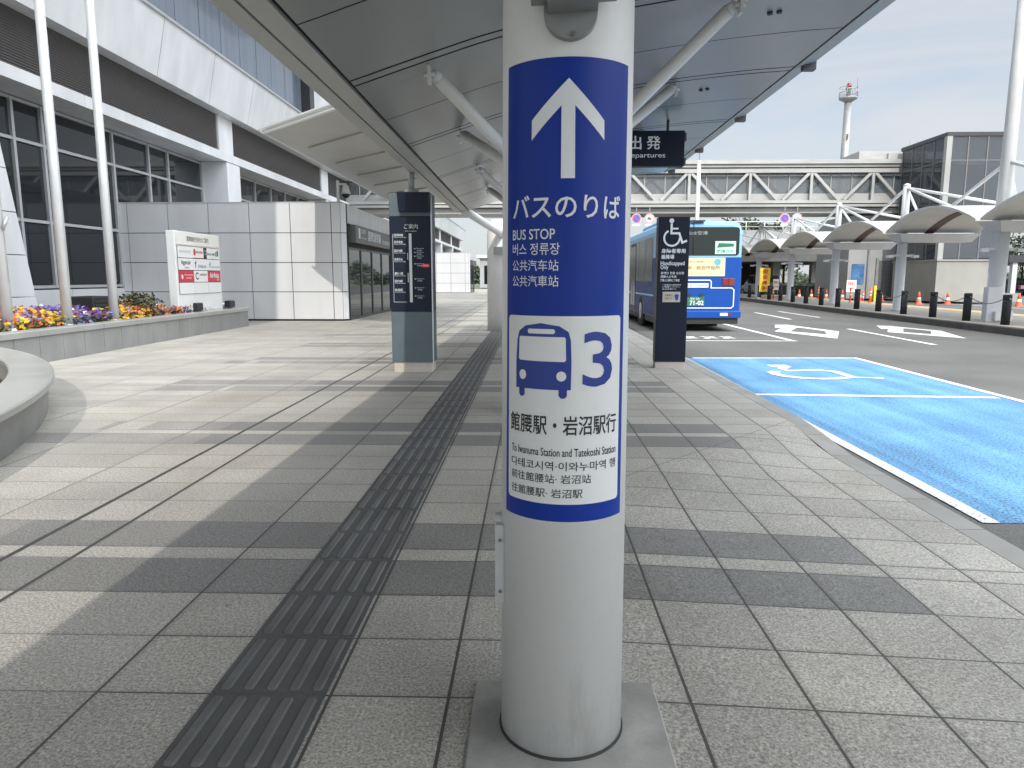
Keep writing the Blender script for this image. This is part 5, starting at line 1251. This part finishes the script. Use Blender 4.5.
# ================================================================== TREES AND HEDGE
def tree(label, x, y, h, r, mat, n=900, ls=.35, seed=1, bare=False, name='tree'):
    rnd = random.Random(seed); t = thing(name, label, 'tree', (x, y, -.13))
    m = MB(); m.tube((0, 0, 0), (0, 0, h * .5), .05 * h * .35, .03 * h * .35, n=8); tips = []
    for k in range(9 if not bare else 16):
        a = rnd.uniform(0, 2 * PI); b0 = Vector((0, 0, h * rnd.uniform(.28, .55))); b1 = Vector((math.cos(a) * r * rnd.uniform(.4, .9), math.sin(a) * r * rnd.uniform(.4, .9), h * rnd.uniform(.55, .95)))
        m.tube(b0, b1, .03 * h * .2, .012 * h * .2, n=6); tips.append(b1)
        for q in range(3 if not bare else 6):
            mid_ = b0.lerp(b1, rnd.uniform(.4, 1)); e = mid_ + Vector((rnd.uniform(-1, 1), rnd.uniform(-1, 1), rnd.uniform(0, 1))) * r * .4; m.tube(mid_, e, .012 * h * .12, .004 * h * .12, n=5); tips.append(e)
    m.build('trunk', M['bark'], t)
    if not bare:
        m = MB()
        for k, tp in enumerate(tips):
            q = r * rnd.uniform(.22, .40); leaf_cloud(m, tp, (q, q, q * .75), n // len(tips), ls, seed=seed * 50 + k, shell=.2)
        m.build('crown', mat, t, fix=False)
    return t
tree('dark green pine-like tree above the shelters right of the bus', 20.8, 70, 8.8, 2.6, M['leaf_dark'], 1500, .30, 3)
tree('small dark tree behind the no-parking signs above the shelters', 25.5, 74, 6.6, 2.2, M['leaf_dark'], 1000, .28, 4)
tree('bare leafless tree beyond the tall lamp mast at right', 52, 72, 13.5, 5.5, None, seed=5, bare=True)
tree('small round tree at the far right horizon under the shelter edge', 50.5, 76, 6.0, 2.0, M['leaf_dark'], 700, .3, 6)
tree('low green tree seen under the footbridge between shelter columns', 25.5, 84, 4.6, 2.6, M['leaf_mid'], 1200, .3, 8)
tree('second low green tree seen under the footbridge, farther right', 29.5, 86, 4.8, 2.6, M['leaf_mid'], 1200, .3, 9)
HD = thing('hedge', 'clipped dark hedge behind the cones beneath the parking deck', 'hedge', (21.5, 58, -.13))
m = MB(); rnd = random.Random(2)
for i in range(3200):
    p = Vector((rnd.uniform(-3.2, 3.2), rnd.uniform(-.5, .5), rnd.uniform(0.05, 1.15))); d = Vector((rnd.uniform(-1, 1), rnd.uniform(-1, 1), rnd.uniform(-1, 1))).normalized() * .12; e = d.orthogonal().normalized() * .05
    m.add([p - d, p + e, p + d, p - e], [(0, 1, 2, 3)])
m.build('foliage', M['leaf_dark'], HD, fix=False)
m = MB(); m.bbox(-3.1, 3.1, -.4, .4, 0, 1.0, .05); m.build('inner_growth', M['leaf_dark'], HD)

# far woods along the horizon, one unbroken mass
m = MB(); rnd = random.Random(11)
for (xa_, xb_, y_, h_, n_) in ((-45, 16, 150, 6.5, 5200), (16, 120, 150, 5.0, 5200)):
    for i in range(n_):
        x = rnd.uniform(xa_, xb_); top = h_ * (.62 + .22 * math.sin(x * .31) + .16 * math.sin(x * .83 + 1)); p = Vector((x, y_ + rnd.uniform(-3, 3), top * rnd.random() ** .7))
        d = Vector((rnd.uniform(-1, 1), rnd.uniform(-1, 1), rnd.uniform(-1, 1))).normalized() * .55; e = d.orthogonal().normalized() * .3
        m.add([p - d, p + e, p + d, p - e], [(0, 1, 2, 3)])
tag(m.build('distant_woods', M['leaf_dark'], fix=False), 'low dark woods along the horizon', 'woods', kind='stuff')
FB2 = thing('far_hall', 'distant grey low hall closing the view at the end of the covered pavement', 'building', (-1, 118, 0))
m = MB(); m.box(-7.5, 9, 0, 12, -.2, 4.6); m.build('wall', M['grey_bld'], FB2)
m = MB(); m.box(-8, 9.5, -.6, 12, 4.6, 5.1); m.build('roof', M['facade_white'], FB2)
for k in range(6):
    m = MB(); m.box(-6.8 + k * 2.6, -5.0 + k * 2.6, -.03, .02, .4, 3.4); m.build('window', M['win_glass'], FB2)
# ================================================================== CARS
def car(label, x, y, rz, mat, van=False, group=None):
    t = thing('parked_car', label, 'car', (x, y, RZ), rz, group)
    H = 1.78 if van else 1.48; w = .86
    prof = [(-2.2, .35), (-2.25, .62), (-2.15, .92), (-1.9, 1.0), (-1.75 if van else -1.4, 1.02), (1.0, .98), (2.0, .82), (2.2, .6), (2.2, .35)]
    m = MB(); m.loft([[(sx, q, z) for q, z in prof] for sx in (-w + .05, -w, w, w - .05)][1:3]); m.build('body', mat, t)
    cab = [(-2.05 if van else -1.75, 1.0), (-1.85 if van else -1.1, H - .05), (-1.5 if van else -.8, H), (.15, H), (.55, H - .1), (1.15, 1.0)]
    m = MB(); m.loft([[(-w + .02, q, z) if z < 1.1 else (-w + .16, q, z) for q, z in cab], [(w - .02, q, z) if z < 1.1 else (w - .16, q, z) for q, z in cab]]); m.build('cabin', mat, t)
    for sx in (-1, 1):
        m = MB()
        for q0, q1 in ((-1.75 if van else -1.2, -.55), (-.45, .45)):
            m.add([(sx * (w + .0), q0, 1.05), (sx * (w + .0), q1, 1.05), (sx * (w - .13), q1 - .08, H - .14), (sx * (w - .13), q0 + .1, H - .14)], [(0, 1, 2, 3)])
        m.build('side_window', M['bus_glass'], t)
        for q in (-1.35, 1.35):
            m = MB(); m.tube((sx * (w - .2), q, .32), (sx * (w + .01), q, .32), .32, n=20); ty = m.build('tyre', M['rubber'], t)
            m = MB(); m.tube((sx * (w + .005), q, .32), (sx * (w + .02), q, .32), .2, n=16); m.build('rim', M['alu'], ty)
        m = MB(); m.bbox(sx * .68 - .15, sx * .68 + .15, 2.12, 2.22, .60, .74, .02); m.build('headlight', M['board_white'], t)
        m = MB(); m.bbox(sx * .74 - .08, sx * .74 + .08, -2.27, -2.16, .65, .92, .02); m.build('tail_lamp', M['lamp_red'], t)
    m = MB(); m.add([(-w + .2, 1.16, 1.02), (w - .2, 1.16, 1.02), (w - .28, .58, H - .12), (-w + .28, .58, H - .12)], [(0, 1, 2, 3)]); m.build('windscreen', M['bus_glass'], t)
    a = -2.07 if van else -1.74; b = -1.88 if van else -1.15
    m = MB(); m.add([(-w + .2, a - .02, 1.06), (-w + .28, b - .02, H - .12), (w - .28, b - .02, H - .12), (w - .2, a - .02, 1.06)], [(0, 1, 2, 3)]); m.build('rear_window', M['bus_glass'], t)
    m = MB(); m.box(-.22, .22, -2.285, -2.25, .62, .74); m.build('number_plate', M['board_white'], t)
    return t
car('black van parked beyond the island, just right of the bus', 19.2, 61.5, R(8), M['car_black'], True)
car('silver car under the parking deck behind the shelter columns', 27.0, 63.5, R(80), M['car_silver'])
car('white car in the far open car park at the right edge', 44.5, 61, R(75), M['car_white'], True)
car('black car in the far open car park beside the white one', 41.6, 64.5, R(10), M['car_black'])

# ================================================================== CONES, POSTS, BANNER, NOTICES
def ray_ground(px, Y, X): return (X, Y)
cproto = None
conep = [(24.54, 43.2, 'in front of the beige plinth, nearest the thick mast column'), (22.76, 43.0, 'left of the plinth corner of the lift tower'), (23.63, 43.1, 'in front of the dark side of the plinth'), (23.2, 48.5, 'before the shutter of the stair hall'), (21.98, 49.0, 'under the blue poster'), (21.28, 50.0, 'left of the blue poster, right of a shelter column'), (21.0, 52.0, 'at the right end of the hedge'), (19.94, 52.0, 'in front of the middle of the hedge'), (18.72, 51.0, 'at the left end of the hedge'), (26.56, 40.0, 'at the right picture edge beyond the mast')]
for i, (x, y, where) in enumerate(conep):
    lab = 'orange traffic cone %s' % where
    if cproto is None:
        cproto = thing('traffic_cone', lab, 'traffic cone', (x, y, RZ), group='orange traffic cones beyond the island')
        m = MB(); m.lathe((0, 0, 0), [(.17, .03), (.12, .25)], 16, caps=False); m.lathe((0, 0, 0), [(.095, .40), (.035, .72), (.02, .73)], 16); m.build('cone', M['orange'], cproto)
        m = MB(); m.lathe((0, 0, 0), [(.12, .25), (.095, .40)], 16, caps=False); m.build('reflective_band', M['board_white'], cproto)
        m = MB(); m.bbox(-.2, .2, -.2, .2, 0, .035, .01); m.build('base', M['orange'], cproto)
    else:
        c = copy_tree(cproto); c.location = (x, y, RZ); c['label'] = lab
dproto = None
for i, (x, y, where) in enumerate(((17.46, 40.0, 'just left of the bollard beneath the white notice'), (18.08, 39.0, 'left of the yellow safety stand'), (15.26, 46.0, 'beneath the small notice by the yellow banner'), (18.08, 46.0, 'in front of the hedge, between two shelter columns'), (19.52, 43.0, 'below the shutter of the stair hall'))):
    lab = 'slim orange lane delineator post %s' % where
    if dproto is None:
        dproto = thing('delineator_post', lab, 'lane post', (x, y, IZ), group='orange lane delineator posts')
        m = MB(); m.tube((0, 0, .04), (0, 0, .80), .05, .045, n=12); m.build('post', M['orange'], dproto)
        m = MB(); m.tube((0, 0, .55), (0, 0, .62), .0505, n=12); m.tube((0, 0, .38), (0, 0, .45), .0515, n=12); m.build('reflective_band', M['board_white'], dproto)
        m = MB(); m.lathe((0, 0, 0), [(.13, 0), (.12, .03), (.06, .05)], 12); m.build('base', M['orange'], dproto)
    else:
        c = copy_tree(dproto); c.location = (x, y, IZ if x < kx(y) + 4.9 else RZ); c['label'] = lab
NB = thing('banner_flag', 'yellow vertical banner flag on a pole behind the shelter columns', 'banner', (14.85, 46.5, IZ))
m = MB(); m.smooth = True
rows_ = [[(-.32 + .64 * a / 6, .04 * math.sin(a * .9 + k * .7), .45 + 1.5 * k / 10) for a in range(7)] for k in range(11)]
vs = [p for r_ in rows_ for p in r_]; m.add(vs + [(p[0], p[1] + .008, p[2]) for p in vs], [(k * 7 + a, k * 7 + a + 1, (k + 1) * 7 + a + 1, (k + 1) * 7 + a) for k in range(10) for a in range(6)] + [(77 + k * 7 + a, 77 + (k + 1) * 7 + a, 77 + (k + 1) * 7 + a + 1, 77 + k * 7 + a + 1) for k in range(10) for a in range(6)])
bn = m.build('cloth', M['yellow'], NB, fix=False)
m = MB(); letter_plane(m, (-.32, -.07, .45), U, V, [('安', .15, .48, 1.15, 1.42, .03), ('全', .15, .48, .8, 1.07, .03), ('運', .15, .48, .45, .72, .03), ('転', .15, .48, .1, .37, .03)]); m.build('lettering', M['letter_red'], bn)
m = MB(); m.tube((-.34, .02, 0), (-.34, .02, 2.05), .018, n=8); m.tube((-.34, .02, 1.97), (.32, .02, 1.97), .014, n=8); m.lathe((-.34, .02, 0), [(.2, 0), (.2, .06), (.03, .1)], 14); m.build('pole', M['galv'], NB)
def notice(label, x, y, w, h, z0, mat=M['board_white'], txt=('駐車禁止', 'NO PARKING')):
    t = thing('notice_board', label, 'notice', (x, y, IZ if x < kx(y) + 4.9 else RZ))
    m = MB(); m.box(-w / 2, w / 2, 0, .025, z0, z0 + h); p = m.build('panel', mat, t)
    m = MB(); letter_plane(m, (-w / 2, -.004, z0), U, V, [(txt[0], w * .1, w * .9, h * .55, h * .85, .02), (txt[1], w * .12, w * .88, h * .2, h * .4, .01)]); m.build('lettering', M['letter_red'], p)
    m = MB(); m.tube((-w * .35, .045, 0), (-w * .35, .045, z0 + h * .6), .018, n=8); m.tube((w * .35, .045, 0), (w * .35, .045, z0 + h * .6), .018, n=8); m.box(-w * .45, w * .45, -.15, .2, 0, .03); m.build('stand', M['galv'], t)
notice('white notice board with red text between shelter columns', 19.23, 44.0, .58, .70, .70)
notice('small white notice with red text beside the yellow banner', 15.9, 47.5, .36, .7, .55)
YS = thing('safety_stand', 'yellow folding safety stand right of the white notice', 'floor sign', (22.06, 47.0, RZ))
m = MB(); m.loft([[(-.14, -.2, 0), (.14, -.2, 0), (.14, -.17, 0), (-.14, -.17, 0)], [(-.07, -.02, 1.05), (.07, -.02, 1.05), (.07, .01, 1.05), (-.07, .01, 1.05)]]); m.build('front_leaf', M['yellow'], YS)
m = MB(); m.loft([[(-.14, .17, 0), (.14, .17, 0), (.14, .2, 0), (-.14, .2, 0)], [(-.07, .012, 1.05), (.07, .012, 1.05), (.07, .03, 1.05), (-.07, .03, 1.05)]]); m.build('rear_leaf', M['yellow'], YS)
# far left: building tower with sign and a mast
FM = thing('far_mast', 'thin distant mast seen left of the far white pillar', 'mast', (-6.2, 110, 0))
m = MB(); m.tube((0, 0, 0), (0, 0, 9.6), .12, .08, n=10); m.build('pole', M['galv'], FM)
m = MB(); m.box(-.3, .3, -.05, .05, 9.0, 9.2); m.build('crossarm', M['galv'], FM)
print('objects', len(bpy.data.objects))
